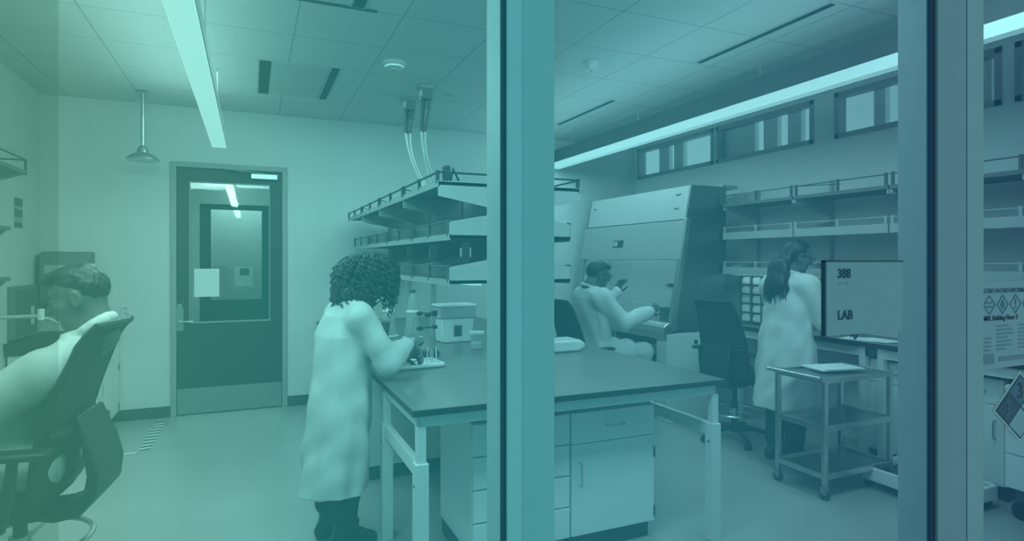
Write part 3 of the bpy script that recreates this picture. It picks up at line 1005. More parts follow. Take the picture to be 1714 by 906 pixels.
MB(L).prism([(fx(.93) - .004, .93), (fx(1.58) - .004, 1.58), (fx(1.58) + .05, 1.58), (fx(.93) + .05, .93)], 'y', HY1 - .05, HY1 + .004).build('corner_trim', M_STEELF, t, 0.003)
MB(L).prism([(fx(1.28) + .012, 1.28), (fx(1.6) + .012, 1.6), (fx(1.6) + .018, 1.6), (fx(1.28) + .018, 1.28)], 'y', HY0 + .05, HY1 - .05).build('sash_glass', clear('sash_pane', (0.97, 0.98, 0.98), 0.03), t)
MB(L).box((3.74, HY0 + .02, .90), (bk - .02, HY1 - .02, .935)).build('work_surface', M_STEELF, t)
MB(L).prism([(3.64, .93), (3.70, .965), (3.80, .965), (3.80, .90), (3.70, .86), (3.64, .86)], 'y', HY0 - .01, HY1 + .01).build('arm_rest', M_STEEL, t, 0.008)
MB(L).box((3.66, HY0, .80), (3.80, HY1, .86)).build('front_channel', M_STEELF, t, 0.004)
# display and small badges on the front
q = fx(1.80) - .022
ds = MB(L).prism([(fx(1.72) - .024, 1.72), (fx(1.80) - .024, 1.80), (fx(1.80) - .018, 1.80), (fx(1.72) - .018, 1.72)], 'y', 5.72, 5.92).build('display', M_DARK, t)
MB(L).prism([(fx(1.735) - .027, 1.735), (fx(1.785) - .027, 1.785), (fx(1.785) - .023, 1.785), (fx(1.735) - .023, 1.735)], 'y', 5.83, 5.905).build('display_screen', M_SHELF, ds)
for (z, y) in ((2.23, 4.86), (2.09, 4.86), (2.20, 6.45)):
    MB(L).prism([(fx(z) - .006, z), (fx(z + .014) - .006, z + .014), (fx(z) + .004, z + .014), (fx(z) + .004, z)], 'y', y, y + .07).build('latch', M_PANEL, t)
MB(L).cyl((4.25, 5.35, 1.30), (4.20, 5.35, 1.30), 0.022).box((4.18, 5.31, 1.295), (4.205, 5.39, 1.308)).build('valve', M_BLACK, t, 0, True)
MB(L).box((3.98, HY0 + .05, 1.95), (4.10, HY1 - .05, 1.97)).build('lamp_cover', M_HOODIN, t)
# stand below: end cabinet, far leg and cross rail
MB(L).box((3.68, HY0 - .005, .0), (4.22, HY0 + .16, .86)).build('stand_cabinet', M_WHITE, t, 0.004)
MB(L).cyl((4.03, HY0 - .012, .77), (4.03, HY0 - .003, .77), .022).build('cable_hole', M_BLACK, t, 0, True)
MB(L).box((3.75, HY1 - .1, 0), (3.82, HY1 - .03, .80)).build('leg', M_WHITE, t, 0.003)
MB(L).box((4.30, HY1 - .1, 0), (4.37, HY1 - .03, .90)).build('leg', M_WHITE, t, 0.003)
MB(L).box((4.28, HY0 + .16, .60), (4.32, HY1 - .1, .72)).build('cross_rail', M_PANEL, t)
MB(L).box((bk + .0, HY0 + .05, 2.31), (4.62, HY0 + .5, 2.345)).build('exhaust_ledge', M_STEELF, t)
area('hood_lamp', (3.98, 5.67, 1.93), (0.10, 1.6), 9)
tt = thing('storage_crate', 'dark crate stored on the floor under the hood', 'crate', (4.05, 5.3, 0))
MB().box((-0.2, -0.25, 0), (0.2, 0.25, 0.5)).build('crate_body', M_PANEL, tt, 0.01)
MB().box((-0.21, -0.26, 0.46), (0.21, 0.26, 0.52)).build('rim', M_DARK, tt, 0.006)
for i, (x, y, lab) in enumerate(((4.02, 5.62, 'clear reagent bottle in the hood beside the raised hand'), (4.10, 5.80, 'clear reagent bottle deepest in the hood'))):
    b = thing('reagent_bottle', lab, 'bottle', (x, y, .9355), 0, 'bottles in the hood')
    MB().lathe([(0.035, 0), (0.04, 0.005), (0.04, 0.10), (0.018, 0.13), (0.018, 0.15)]).build('bottle_body', M_LABGLASS, b, 0, True)
    MB().lathe([(0.022, 0.145), (0.022, 0.17), (0, 0.171)], n=14).build('cap', M_PLASTIC, b, 0, True)
b = thing('waste_beaker', 'dark beaker in the hood below the man\'s forward hand', 'beaker', (3.98, 5.12, .9355))
MB().lathe([(0.06, 0), (0.066, 0.004), (0.066, 0.14), (0.07, 0.145), (0.064, 0.146), (0, 0.142)]).build('beaker_body', M_PANEL, b, 0, True)

# ------------------------------------------------------------------ window wall bench and shelves
BX, BZ = 4.37, 0.94
t = thing('window_bench', 'long black topped bench on white frames along the window wall', 'bench', (4.6, 3.1, 0))
L = t.location
MB(L).box((BX, 1.35, BZ - .035), (XR - .002, 4.69, BZ)).build('worktop', M_BENCH, t, 0.003)
MB(L).box((BX - .0008, 1.35, BZ - .034), (BX + .002, 4.69, BZ - .003)).build('top_edge', M_BENCHEDGE, t)
for y0, y1 in ((1.45, 3.10), (3.20, 4.56)):
    a = MB(L)
    a.box((BX + .03, y0, BZ - .115), (BX + .07, y1, BZ - .045))
    a.build('frame', M_WHITE, t, 0.002)
    for yy in (y0 + .025, y1 - .025):
        MB(L).box((BX + .025, yy - .025, 0), (BX + .075, yy + .025, BZ - .037)).build('leg', M_WHITE, t, 0.002)
MB(L).box((XR - .03, 1.4, .12), (XR - .01, 4.58, BZ - .12)).build('modesty_panel', M_WALLR, t)
base_cabinet((4.47, 3.29, 0), 0.62, 0.33, 0.80, 'white cabinet with a door under the window bench behind the cart', 'cabinets under the window bench', rz=R(-90), handle_left=False)
base_cabinet((4.47, 2.62 + .0, 0), 0.33, 0.32, 0.80, 'white cabinet under the window bench by the right post', 'cabinets under the window bench', rz=R(-90), handle_left=False)

t = thing('wall_shelving', 'three tier railed shelving on the wall under the high windows', 'shelving', (4.6, 3.1, 1.4))
L = t.location
SB = [1.35, 2.12, 2.98, 3.84, 4.70]
SX = 4.36
for y in SB:
    MB(L).box((XR - .03, y - .015, 1.30), (XR - .001, y + .015, 2.30)).build('wall_standard', M_SHELF, t, 0.002)
for b_ in range(4):
    y0, y1 = SB[b_] + .006, SB[b_ + 1] - .006
    for lv, zd in enumerate((2.12, 1.80, 1.455)):
        sh = MB(L).box((SX, y0, zd), (XR - .03, y1, zd + .018)).build('shelf', M_SHELFU if lv == 0 else M_SHELF, t)
        MB(L).box((SX - .008, y0, zd - (.012 if lv == 0 else .02)), (SX + .004, y1, zd + (.018 if lv == 0 else .05))).build('front_lip', M_SHELFU if lv == 0 else M_SHELF, sh, 0.002)
        bk_ = MB(L)
        for yy in (y0, y1 - .014):
            bk_.prism([(SX, zd + .016), (XR - .03, zd + .016), (XR - .03, zd - .14), (SX, zd - .045)] if lv == 0 else [(SX, zd + .04), (XR - .03, zd + .12), (XR - .03, zd - .01), (SX, zd - .01)], 'y', yy, yy + .014)
        bk_.build('bracket', M_SHELF, sh)
        rl = MB(L)
        zr = zd + .10
        rl.tube([(SX, y0, zr), (SX, y1, zr)], 0.005, 6)
        for yy in (y0 + .02, (y0 + y1) / 2, y1 - .02):
            rl.box((SX - .007, yy - .01, zd), (SX + .007, yy + .01, zr + .012))
        if lv == 0:
            rl.tube([(SX, y1 - .02, zr), (SX + .2, y1 - .3, zr)], 0.004, 6)
        rl.build('guard_rail', M_PANEL if lv == 0 else M_SHELF, sh)
    MB(L).box((SX + .10, y0 + .05, 1.428), (SX + .15, y1 - .05, 1.4455)).build('task_light', M_TASK, t)
area('bench_task_lamp', (SX + .12, 3.0, 1.42), (0.05, 3.2), 4)

# rack with white tip boxes
t = thing('box_rack', 'grey wire rack holding small white boxes on the window bench', 'rack', (4.62, 4.52, BZ))
L = t.location
r = MB(L)
for yy in (4.64, 4.505, 4.49, 4.375):
    r.box((4.53, yy - .006, BZ), (4.545, yy + .006, 1.42)).box((4.69, yy - .006, BZ), (4.705, yy + .006, 1.42))
for k in range(5):
    z = BZ + .03 + .092 * k
    r.box((4.53, 4.505, z - .008), (4.705, 4.64, z)).box((4.53, 4.375, z - .008), (4.705, 4.49, z))
r.build('rack_frame', M_PANEL, t)
for c_, (yc, nm) in enumerate(((4.572, 'left'), (4.432, 'right'))):
    for k in range(5):
        z = BZ + .03 + .092 * k
        b = thing('tip_box', 'small white box in the %s column of the wire rack, %s' % (nm, ('lowest', 'second from the bottom', 'middle one', 'second from the top', 'topmost')[k]), 'box', (4.605, yc, z + .0005), 0, 'white boxes in the wire rack')
        MB().box((-0.07, -0.05, 0), (0.07, 0.05, 0.05)).build('box_base', M_PLASTIC, b, 0.004)
        MB().box((-0.066, -0.046, 0.05), (0.066, 0.046, 0.072)).build('box_lid', M_PAPER, b, 0.008)
t = thing('paper_sheets', 'loose white papers on the window bench below the room sign', 'paper', (4.50, 3.30, BZ + .0006), R(15))
MB().box((-0.10, -0.14, 0), (0.10, 0.14, 0.004)).build('sheet', M_PAPER, t)
MB().box((-0.10, -0.14, 0.0041), (0.10, 0.14, 0.006)).xf(Matrix.Translation((0.01, -0.12, 0)) @ Matrix.Rotation(R(-20), 4, 'Z')).build('sheet', M_PAPER, t)

# floor tray and drawer unit by the right post
t = thing('floor_tray', 'low white tray on wheels behind the right post', 'dolly', (4.1, 2.5, 0))
MB(t.location).box((3.93, 2.28, .07), (4.34, 2.88, .10)).build('tray_floor', M_DARK, t)
q = MB(t.location)
for a, b in (((3.91, 2.26, .06), (3.94, 2.90, .15)), ((4.33, 2.26, .06), (4.36, 2.90, .15)), ((3.91, 2.26, .06), (4.36, 2.29, .15)), ((3.91, 2.87, .06), (4.36, 2.90, .15))):
    q.box(a, b)
q.build('tray_rim', M_PLASTIC, t, 0.006)
for xx in (3.96, 4.31):
    for yy in (2.31, 2.85):
        MB(t.location).cyl((xx - .012, yy, .03), (xx + .012, yy, .03), .03, n=14).build('wheel', M_BLACK, t, 0, True)
t = thing('drawer_trolley', 'white drawer unit on casters at the right edge of the photo', 'drawer unit', (4.45, 1.88, 0))
L = t.location
MB(L).box((4.24, 1.56, .19), (4.72, 2.17, .815)).build('carcass', M_CAB, t, 0.004)
for k in range(3):
    MB(L).box((4.225, 1.565, .195 + .208 * k), (4.24, 2.165, .397 + .208 * k)).build('drawer', M_CAB, t, 0.003)
for xx in (4.29, 4.67):
    for yy in (1.6, 2.10):
        c = MB(L).box((xx - .02, yy - .03, .11), (xx + .02, yy + .03, .19)).build('caster', M_PANEL, t, 0.004)
        MB(L).cyl((xx - .014, yy, .056), (xx + .014, yy, .056), .056, n=18).build('wheel', M_BLACK, c, 0, True)

# ------------------------------------------------------------------ steel cart
t = thing('steel_cart', 'stainless three shelf utility cart in front of the woman by the window', 'cart', (3.78, 2.99, 0))
L = t.location
cx0, cx1, cy0, cy1 = 3.46, 4.10, 2.80, 3.18
for xx in (cx0, cx1):
    for yy in (cy0, cy1):
        MB(L).box((xx - .016, yy - .016, .10), (xx + .016, yy + .016, .80)).build('post', M_STEEL, t, 0.004)
for z in (.145, .46, .775):
    s = MB(L).box((cx0 + .0, cy0 + .0, z), (cx1, cy1, z + .012)).build('shelf', M_STEELF, t, 0.002)
    e = MB(L)
    e.box((cx0 - .014, cy0 - .014, z - .012), (cx1 + .014, cy0 + .002, z + .028)).box((cx0 - .014, cy1 - .002, z - .012), (cx1 + .014, cy1 + .014, z + .028))
    e.box((cx0 - .014, cy0, z - .012), (cx0 + .002, cy1, z + .028)).box((cx1 - .002, cy0, z - .012), (cx1 + .014, cy1, z + .028))
    e.build('shelf_edge', M_STEEL, s, 0.003)
h = MB(L)
h.tube([(cx0 - .045, cy0 - .01, .80), (cx0 - .045, cy1 + .05, .80)], .014, 12)
h.box((cx0 - .05, cy0 - .02, .785), (cx0, cy0 + .02, .815)).box((cx0 - .05, cy1 - .02, .785), (cx0, cy1 + .02, .815))
h.build('push_handle', M_STEEL, t, 0, True)
for xx in (cx0, cx1):
    for yy in (cy0, cy1):
        c = MB(L).cyl((xx, yy, .085), (xx, yy, .11), .014).box((xx - .016, yy - .018, .035), (xx + .016, yy + .022, .088)).build('caster', M_STEELF, t, 0.002)
        MB(L).cyl((xx - .012, yy, .036), (xx + .012, yy, .036), .036, n=16).build('wheel', M_RUBBER, c, 0, True)
t = thing('folder_papers', 'white folder and papers lying on top of the steel cart', 'paper', (3.82, 3.02, .803), R(-12))
MB().box((-0.17, -0.10, 0), (0.17, 0.12, 0.012)).build('folder', M_PAPER, t, 0.003)
MB().box((-0.13, -0.12, 0.0125), (0.15, 0.09, 0.018)).build('sheet', M_PAPER, t)

# ------------------------------------------------------------------ signs on the glass
t = thing('room_sign', 'square room sign reading 388 LAB on the glass left of the right post', 'sign', (1.636, YG - 0.012, 1.471))
M_SIGN = mat('sign_face', paint((72, 128, 137)), 0.6, var=0.03, spec=0.08)
M_SIGNINK = mat('sign_ink', paint((18, 66, 82)), 0.6, spec=0.05)
M_SIGNDIM = mat('sign_dim_ink', paint((40, 92, 108)), 0.6, spec=0.05)
M_SIGNPALE = mat('sign_pale', paint((94, 146, 156)), 0.6, spec=0.08)
MB().box((-0.164, 0, -0.105), (0.164, 0.008, 0.105)).build('sign_plate', M_SIGN, t, 0.001)
MB().box((-0.170, -0.001, -0.105), (-0.163, 0.010, 0.106)).box((-0.17, -0.001, 0.103), (0.164, 0.010, 0.107)).build('sign_edge_shade', M_SIGNINK, t)  # left strip paints the shadow beside the plate
fr = (R(90), 0, 0)
text('number_text', '388', M_SIGNINK, t, (-0.118, -0.0005, 0.058), 0.036, fr, bold=0.0009)
text('word_text', 'LAB', M_SIGNINK, t, (-0.118, -0.0005, -0.060), 0.036, fr, bold=0.0009)
bd = MB()
for k in range(9):
    if k in (3, 5):
        continue
    bd.ball((-0.116 + .0052 * k, -0.0005, 0.043 - (.004 if k % 2 else 0)), .0012, 8)
bd.build('braille_dots', M_SIGNDIM, t)

t = thing('hazard_sign', 'printed hazard information sheet with diamond pictograms on the right glass', 'sign', (2.208, YG - 0.006, 1.352))
MB().box((0.0, 0, -0.135), (0.40, 0.002, 0.155)).build('sheet', mat('sheet_grey', paint((74, 126, 138)), 0.6, var=0.02, spec=0.08), t)
text('title_text', 'CORE HAZARD INFORMATION', M_SIGNDIM, t, (0.004, -0.0012, 0.118), 0.0205, fr, bold=0.0002, depth=.0004)
text('room_text', 'MRL Building Floor 3', M_SIGNINK, t, (0.004, -0.0012, 0.026), 0.0225, fr, bold=0.0003, depth=.0004)


def diamond(cx, cz, s):
    d = MB()
    o, i = s, s * .84
    P = [(cx, cz + o), (cx + o, cz), (cx, cz - o), (cx - o, cz)]
    Q = [(cx, cz + i), (cx + i, cz), (cx, cz - i), (cx - i, cz)]
    vs = [(a, -0.0012, b) for a, b in P + Q]
    d.add(vs, [(k, (k + 1) % 4, 4 + (k + 1) % 4, 4 + k)[::-1] for k in range(4)])
    return d


def flat(d, poly):
    d.add([(a, -0.0013, b) for a, b in poly], [tuple(range(len(poly)))])


for k in range(4):
    cx, cz, s = 0.036 + .074 * k, 0.078, 0.034
    d = diamond(cx, cz, s)
    if k == 0:
        flat(d, [(cx - .016, cz - .004), (cx + .016, cz - .004), (cx + .016, cz - .008), (cx - .016, cz - .008)])
        flat(d, [(cx - .014, cz + .012), (cx - .002, cz + .007), (cx - .004, cz + .003), (cx - .016, cz + .008)])
        flat(d, [(cx + .002, cz + .003), (cx + .014, cz + .008), (cx + .012, cz + .012), (cx + .0, cz + .007)])
    elif k == 1:
        flat(d, [(cx - .011, cz - .006), (cx - .011, cz + .003), (cx - .005, cz + .006), (cx, cz + .018), (cx + .008, cz + .006), (cx + .011, cz - .001), (cx + .008, cz - .009), (cx - .006, cz - .009)])
        flat(d, [(cx - .010, cz - .011), (cx + .010, cz - .011), (cx + .010, cz - .014), (cx - .010, cz - .014)])
    elif k == 2:
        flat(d, [(cx - .004, cz + .017), (cx + .004, cz + .017), (cx + .0025, cz - .005), (cx - .0025, cz - .005)])
        flat(d, [(cx - .0035, cz - .009), (cx + .0035, cz - .009), (cx + .0035, cz - .015), (cx - .0035, cz - .015)])
    else:
        flat(d, [(cx + .006 * math.cos(q), cz + .013 + .006 * math.sin(q)) for q in [2 * PI * i / 10 for i in range(10)]])
        flat(d, [(cx - .014, cz - .014), (cx - .012, cz + .004), (cx, cz + .008), (cx + .012, cz + .004), (cx + .014, cz - .014)])
    d.build('pictogram', M_SIGNDIM, t)
tl = MB()
rr = random.Random(3)
for col, (x0, x1) in enumerate(((0.004, 0.055), (0.075, 0.17), (0.20, 0.32))):
    for k in range(7):
        z = 0.008 - .013 * k
        if col == 0 and k < 3:
            continue
        e_ = x1 - rr.random() * (x1 - x0) * .4
        flat(tl, [(x0, z), (e_, z), (e_, z - .004), (x0, z - .004)])
flat(tl, [(0.09, -.098), (.38, -.098), (.38, -.112), (.09, -.112)])
flat(tl, [(0.004, -.085), (.06, -.085), (.06, -.118), (.004, -.118)])
tl.build('fine_print', mat('pale_ink', paint((56, 106, 120)), 0.6, spec=0.05), t)

t = thing('fire_diamond', 'diamond shaped four colour chemical hazard placard low on the right glass', 'sign', (2.412, YG - 0.010, 1.078))
s = 0.153
pl_ = MB()
pl_.prism([(0, .12), (s, 0), (0, -.12), (-s, 0)][::-1], 'y', 0, .003)
pl_.build('placard', M_SIGNPALE, t)
SX_, SZ_ = .143, .112


def quad(nm, m, a, b, c, d, yy=-0.0012):
    MB().add([(p[0] * SX_, yy, p[1] * SZ_) for p in (a, b, c, d)], [(0, 1, 2, 3)]).build(nm, m, t)


quad('placard_border', M_SIGNINK, (0, -1), (1, 0), (0, 1), (-1, 0), -0.0006)
e1 = .035
quad('top_field', mat('field_mid', paint((38, 88, 106)), .6, spec=.05), (0, .0 + e1), (.5 - e1, .5), (0, 1 - 2 * e1), (-.5 + e1, .5))
quad('left_field', mat('field_dark', paint((28, 72, 92)), .6, spec=.05), (-.5, -.5 + e1), (-.0 - e1, 0), (-.5, .5 - e1), (-1 + 2 * e1, 0))
quad('right_field', M_SIGN, (.5, -.5 + e1), (1 - 2 * e1, 0), (.5, .5 - e1), (e1, 0))
quad('bottom_field', M_SIGN, (0, -1 + 2 * e1), (.5 - e1, -.5), (0, -e1), (-.5 + e1, -.5))
text('number_text', '3', M_SIGNINK, t, (-0.022, -0.0022, .030), 0.075, fr, bold=.001, depth=.0003)
text('number_text', '3', M_SIGNDIM, t, (-0.094, -0.0022, -.024), 0.075, fr, bold=.0, depth=.0003)

# ------------------------------------------------------------------ signed-distance modelling for bodies and cloth
class SDF:
    def __init__(s, lo, hi, h):
        s.lo = np.array(lo, float); s.h = h
        s.n = np.ceil((np.array(hi, float) - s.lo) / h).astype(int) + 1
        s.a = np.full(s.n, 0.5, np.float32)
        s.ax = [(s.lo[i] + h * np.arange(s.n[i])).astype(np.float32) for i in range(3)]

    def sub(s, lo, hi):
        sl = []
        for i in range(3):
            a = max(0, int((lo[i] - s.lo[i]) / s.h)); b = min(s.n[i], int((hi[i] - s.lo[i]) / s.h) + 2)
            if b <= a:
                return None
            sl.append(slice(a, b))
        return tuple(sl)

    def grid(s, sl):
        return s.ax[0][sl[0]][:, None, None], s.ax[1][sl[1]][None, :, None], s.ax[2][sl[2]][None, None, :]

    def _put(s, sl, d, k, mode):
        a = s.a[sl]
        if mode == 'sub':
            d = -d
            if k > 0:
                q = np.maximum(k - np.abs(a - d), 0) / k
                s.a[sl] = np.maximum(a, d) + q * q * k * 0.25
            else:
                s.a[sl] = np.maximum(a, d)
        else:
            if k > 0:
                q = np.maximum(k - np.abs(a - d), 0) / k
                s.a[sl] = np.minimum(a, d) - q * q * k * 0.25
            else:
                s.a[sl] = np.minimum(a, d)

    def cone(s, a, b, ra, rb, k=0.02, mode='uni'):
        a, b = np.array(a, float), np.array(b, float)
        m = max(ra, rb) + k + 0.03
        sl = s.sub(np.minimum(a, b) - m, np.maximum(a, b) + m)
        if sl is None:
            return
        X, Y, Z = s.grid(sl)
        d = b - a
        L = float(d @ d) + 1e-12
        t = np.clip(((X - a[0]) * d[0] + (Y - a[1]) * d[1] + (Z - a[2]) * d[2]) / L, 0, 1)
        dist = np.sqrt((X - a[0] - t * d[0]) ** 2 + (Y - a[1] - t * d[1]) ** 2 + (Z - a[2] - t * d[2]) ** 2)
        s._put(sl, (dist - (ra + (rb - ra) * t)).astype(np.float32), k, mode)

    def ell(s, c, r, M=None, k=0.02, mode='uni', fn=None):
        c = np.array(c, float); r = np.array(r, float)
        m = r.max() + k + 0.03
        sl = s.sub(c - m, c + m)
        if sl is None:
            return
        X, Y, Z = s.grid(sl)
        X, Y, Z = X - c[0], Y - c[1], Z - c[2]
        if M is not None:
            X, Y, Z = (M[0][0] * X + M[1][0] * Y + M[2][0] * Z, M[0][1] * X + M[1][1] * Y + M[2][1] * Z, M[0][2] * X + M[1][2] * Y + M[2][2] * Z)
        k0 = np.sqrt((X / r[0]) ** 2 + (Y / r[1]) ** 2 + (Z / r[2]) ** 2) + 1e-6
        k1 = np.sqrt((X / r[0] ** 2) ** 2 + (Y / r[1] ** 2) ** 2 + (Z / r[2] ** 2) ** 2) + 1e-6
        d = k0 * (k0 - 1) / k1
        if fn is not None:
            d = fn(d, X, Y, Z)
        s._put(sl, d.astype(np.float32), k, mode)

    def stack(s, rows, folds=0.0, nf=7, k=0.03, seed=0.0):
        """elliptic body through rows (z, cx, cy, rx, ry); folds grow towards the lowest row"""
        rows = sorted(rows)
        zs = [q[0] for q in rows]
        mx = max(max(abs(q[1]) + q[3], abs(q[2]) + q[4]) for q in rows) + 0.12
        sl = s.sub((-mx, -mx, zs[0] - .06), (mx, mx, zs[-1] + .06))
        X, Y, Z = s.grid(sl)
        f = [np.interp(Z, zs, [q[i] for q in rows]).astype(np.float32) for i in (1, 2, 3, 4)]
        dx, dy = X - f[0], Y - f[1]
        th = np.arctan2(dy / f[3], dx / f[2])
        am = folds * np.clip((zs[-1] - Z) / (zs[-1] - zs[0]), 0, 1) ** 1.3
        mod = 1 + am * (np.sin(nf * th + seed + 1.5 * Z) + .6 * np.sin((nf + 4) * th + 2.1 * seed - 3 * Z))
        d = (np.sqrt((dx / f[2]) ** 2 + (dy / f[3]) ** 2) - mod) * np.minimum(f[2], f[3])
        d = np.maximum(d, np.maximum(zs[0] - Z, Z - zs[-1]))
        s._put(sl, d.astype(np.float32), k, 'uni')

    def wrinkle(s, amp, fr=1.0, seed=0.0, zlo=-9, zhi=9):
        X, Y, Z = s.grid((slice(None),) * 3)
        rnd = random.Random(int(seed * 100) + 17)
        xw = X + .035 * np.sin(7 * fr * Z + seed) + .02 * np.sin(13 * fr * Y + 5 * fr * Z)
        yw = Y + .035 * np.sin(6 * fr * Z + 2 * seed) + .02 * np.sin(11 * fr * X - 4 * fr * Z)
        w = 0
        for i in range(7):
            a = rnd.uniform(0, PI)
            kk = rnd.uniform(16, 46) * fr
            kz = rnd.uniform(-13, 13) * fr if i % 3 else rnd.uniform(-34, 34) * fr
            w = w + np.sin(kk * (math.cos(a) * xw + math.sin(a) * yw) + kz * Z + rnd.uniform(0, 6)) * (18.0 / (10 + kk))
        w = w * .5
        w = np.sign(w) * np.abs(w) ** .8
        s.a = (s.a + amp * w * ((Z > zlo) & (Z < zhi))).astype(np.float32)

    def mesh(s):
        a = s.a
        S = a < 0
        c = [S[i:S.shape[0] - 1 + i, j:S.shape[1] - 1 + j, k:S.shape[2] - 1 + k] for i in (0, 1) for j in (0, 1) for k in (0, 1)]
        anyv = c[0].copy(); allv = c[0].copy()
        for q in c[1:]:
            anyv |= q; allv &= q
        act = anyv & ~allv
        ii = np.argwhere(act)
        idx = np.full(act.shape, -1, np.int64)
        idx[act] = np.arange(len(ii))
        P = np.zeros((len(ii), 3)); cnt = np.zeros(len(ii))
        off = np.array([(i, j, k) for i in (0, 1) for j in (0, 1) for k in (0, 1)])
        vals = np.stack([a[ii[:, 0] + o[0], ii[:, 1] + o[1], ii[:, 2] + o[2]] for o in off], 1).astype(float)
        for p in range(8):
            for q in range(p + 1, 8):
                if np.abs(off[p] - off[q]).sum() != 1:
                    continue
                vp, vq = vals[:, p], vals[:, q]
                m = (vp < 0) != (vq < 0)
                t = vp[m] / (vp[m] - vq[m])
                P[m] += off[p] + t[:, None] * (off[q] - off[p])
                cnt[m] += 1
        V = s.lo + s.h * (ii + P / cnt[:, None])
        F = []
        for ax in range(3):
            o1, o2 = (ax + 1) % 3, (ax + 2) % 3
            sl0 = [slice(None)] * 3; sl1 = [slice(None)] * 3
            sl0[ax] = slice(0, -1); sl1[ax] = slice(1, None)
            A, B = S[tuple(sl0)], S[tuple(sl1)]
            e = np.argwhere(A != B)
            inside = A[tuple(e.T)]
            ok = (e[:, o1] > 0) & (e[:, o2] > 0) & (e[:, o1] < S.shape[o1] - 1) & (e[:, o2] < S.shape[o2] - 1)
            e, inside = e[ok], inside[ok]
            q = []
            for d1, d2 in ((-1, -1), (0, -1), (0, 0), (-1, 0)):
                t = e.copy(); t[:, o1] += d1; t[:, o2] += d2
                q.append(idx[tuple(t.T)])
            q = np.stack(q, 1)
            q[~inside] = q[~inside][:, ::-1]
            F.append(q)
        F = np.concatenate(F)
        F = F[(F >= 0).all(1)]
        return V, F

    def build(s, name, m, parent, smooth_iter=1):
        V, F = s.mesh()
        me = bpy.data.meshes.new(name)
        me.vertices.add(len(V))
        me.vertices.foreach_set('co', V.astype(np.float32).ravel())
        me.loops.add(F.size)
        me.loops.foreach_set('vertex_index', F.ravel().astype(np.int32))
        me.polygons.add(len(F))
        me.polygons.foreach_set('loop_start', np.arange(0, F.size, 4, dtype=np.int32))
        me.polygons.foreach_set('loop_total', np.full(len(F), 4, np.int32))
        me.update(calc_edges=True)
        me.validate()
        me.polygons.foreach_set('use_smooth', np.ones(len(me.polygons), bool))
        me.materials.append(m)
        o = bpy.data.objects.new(name, me)
        COL.objects.link(o)
        o.parent = parent
        if smooth_iter:
            q = o.modifiers.new('smooth', 'SMOOTH')
            q.factor = 0.5
            q.iterations = smooth_iter
        return o


def rot3(pitch, yaw, roll=0.0):
    """head attitude: yaw to its left (+), pitch nose-down (+)"""
    return (Matrix.Rotation(yaw, 3, 'Z') @ Matrix.Rotation(pitch, 3, 'Y') @ Matrix.Rotation(roll, 3, 'X'))


class Head:
    def __init__(s, c, pitch, yaw, scale=1.0, roll=0.0):
        s.c = Vector(c); s.M = rot3(pitch, yaw, roll); s.k = scale

    def p(s, v):
        return s.c + s.M @ (Vector(v) * s.k)

    def shape(s, f):
        k = s.k

        def E(c, r, kk=0.015, mode='uni'):
            f.ell(s.p(c), [q * k for q in r], s.M, kk * k, mode)

        def C(a, b, ra, rb, kk=0.012, mode='uni'):
            f.cone(s.p(a), s.p(b), ra * k, rb * k, kk * k, mode)
        E((-.014, 0, .036), (.097, .077, .086))
        E((.030, 0, -.032), (.060, .060, .078), .03)
        E((.040, 0, -.086), (.040, .040, .026), .03)
        C((.066, 0, -.098), (.070, 0, -.094), .016, .014, .02)
        C((.080, -.030, .034), (.080, .030, .034), .011, .011, .02)
        for q in (-1, 1):
            E((.094, q * .031, .012), (.012, .019, .011), .012, 'sub')
            E((.077, q * .031, .010), (.0125, .0135, .0115), .003)
            C((.0885, q * .042, .016), (.0905, q * .022, .0165), .0035, .0035, .004)
            C((.100, q * .011, -.027), (.102, q * .008, -.026), .009, .008, .008)
            E((.060, q * .044, -.02), (.026, .022, .022), .02)
            E((-.010, q * .079, -.004), (.021, .008, .033), .006)
            E((-.004, q * .087, -.002), (.011, .006, .019), .005, 'sub')
            E((-.002, q * .080, -.030), (.009, .006, .009), .006)
        C((.090, 0, .016), (.110, 0, -.022), .0085, .0125, .010)
        C((.0875, -.017, -.0535), (.0875, .017, -.0535), .006, .006, .006)
        E((.0905, 0, -.0535), (.009, .018, .0055), .006)
        E((.0885, 0, -.0645), (.0085, .016, .0062), .005)
        C((.094, -.018, -.0588), (.094, .018, -.0588), .0018, .0018, .002, 'sub')


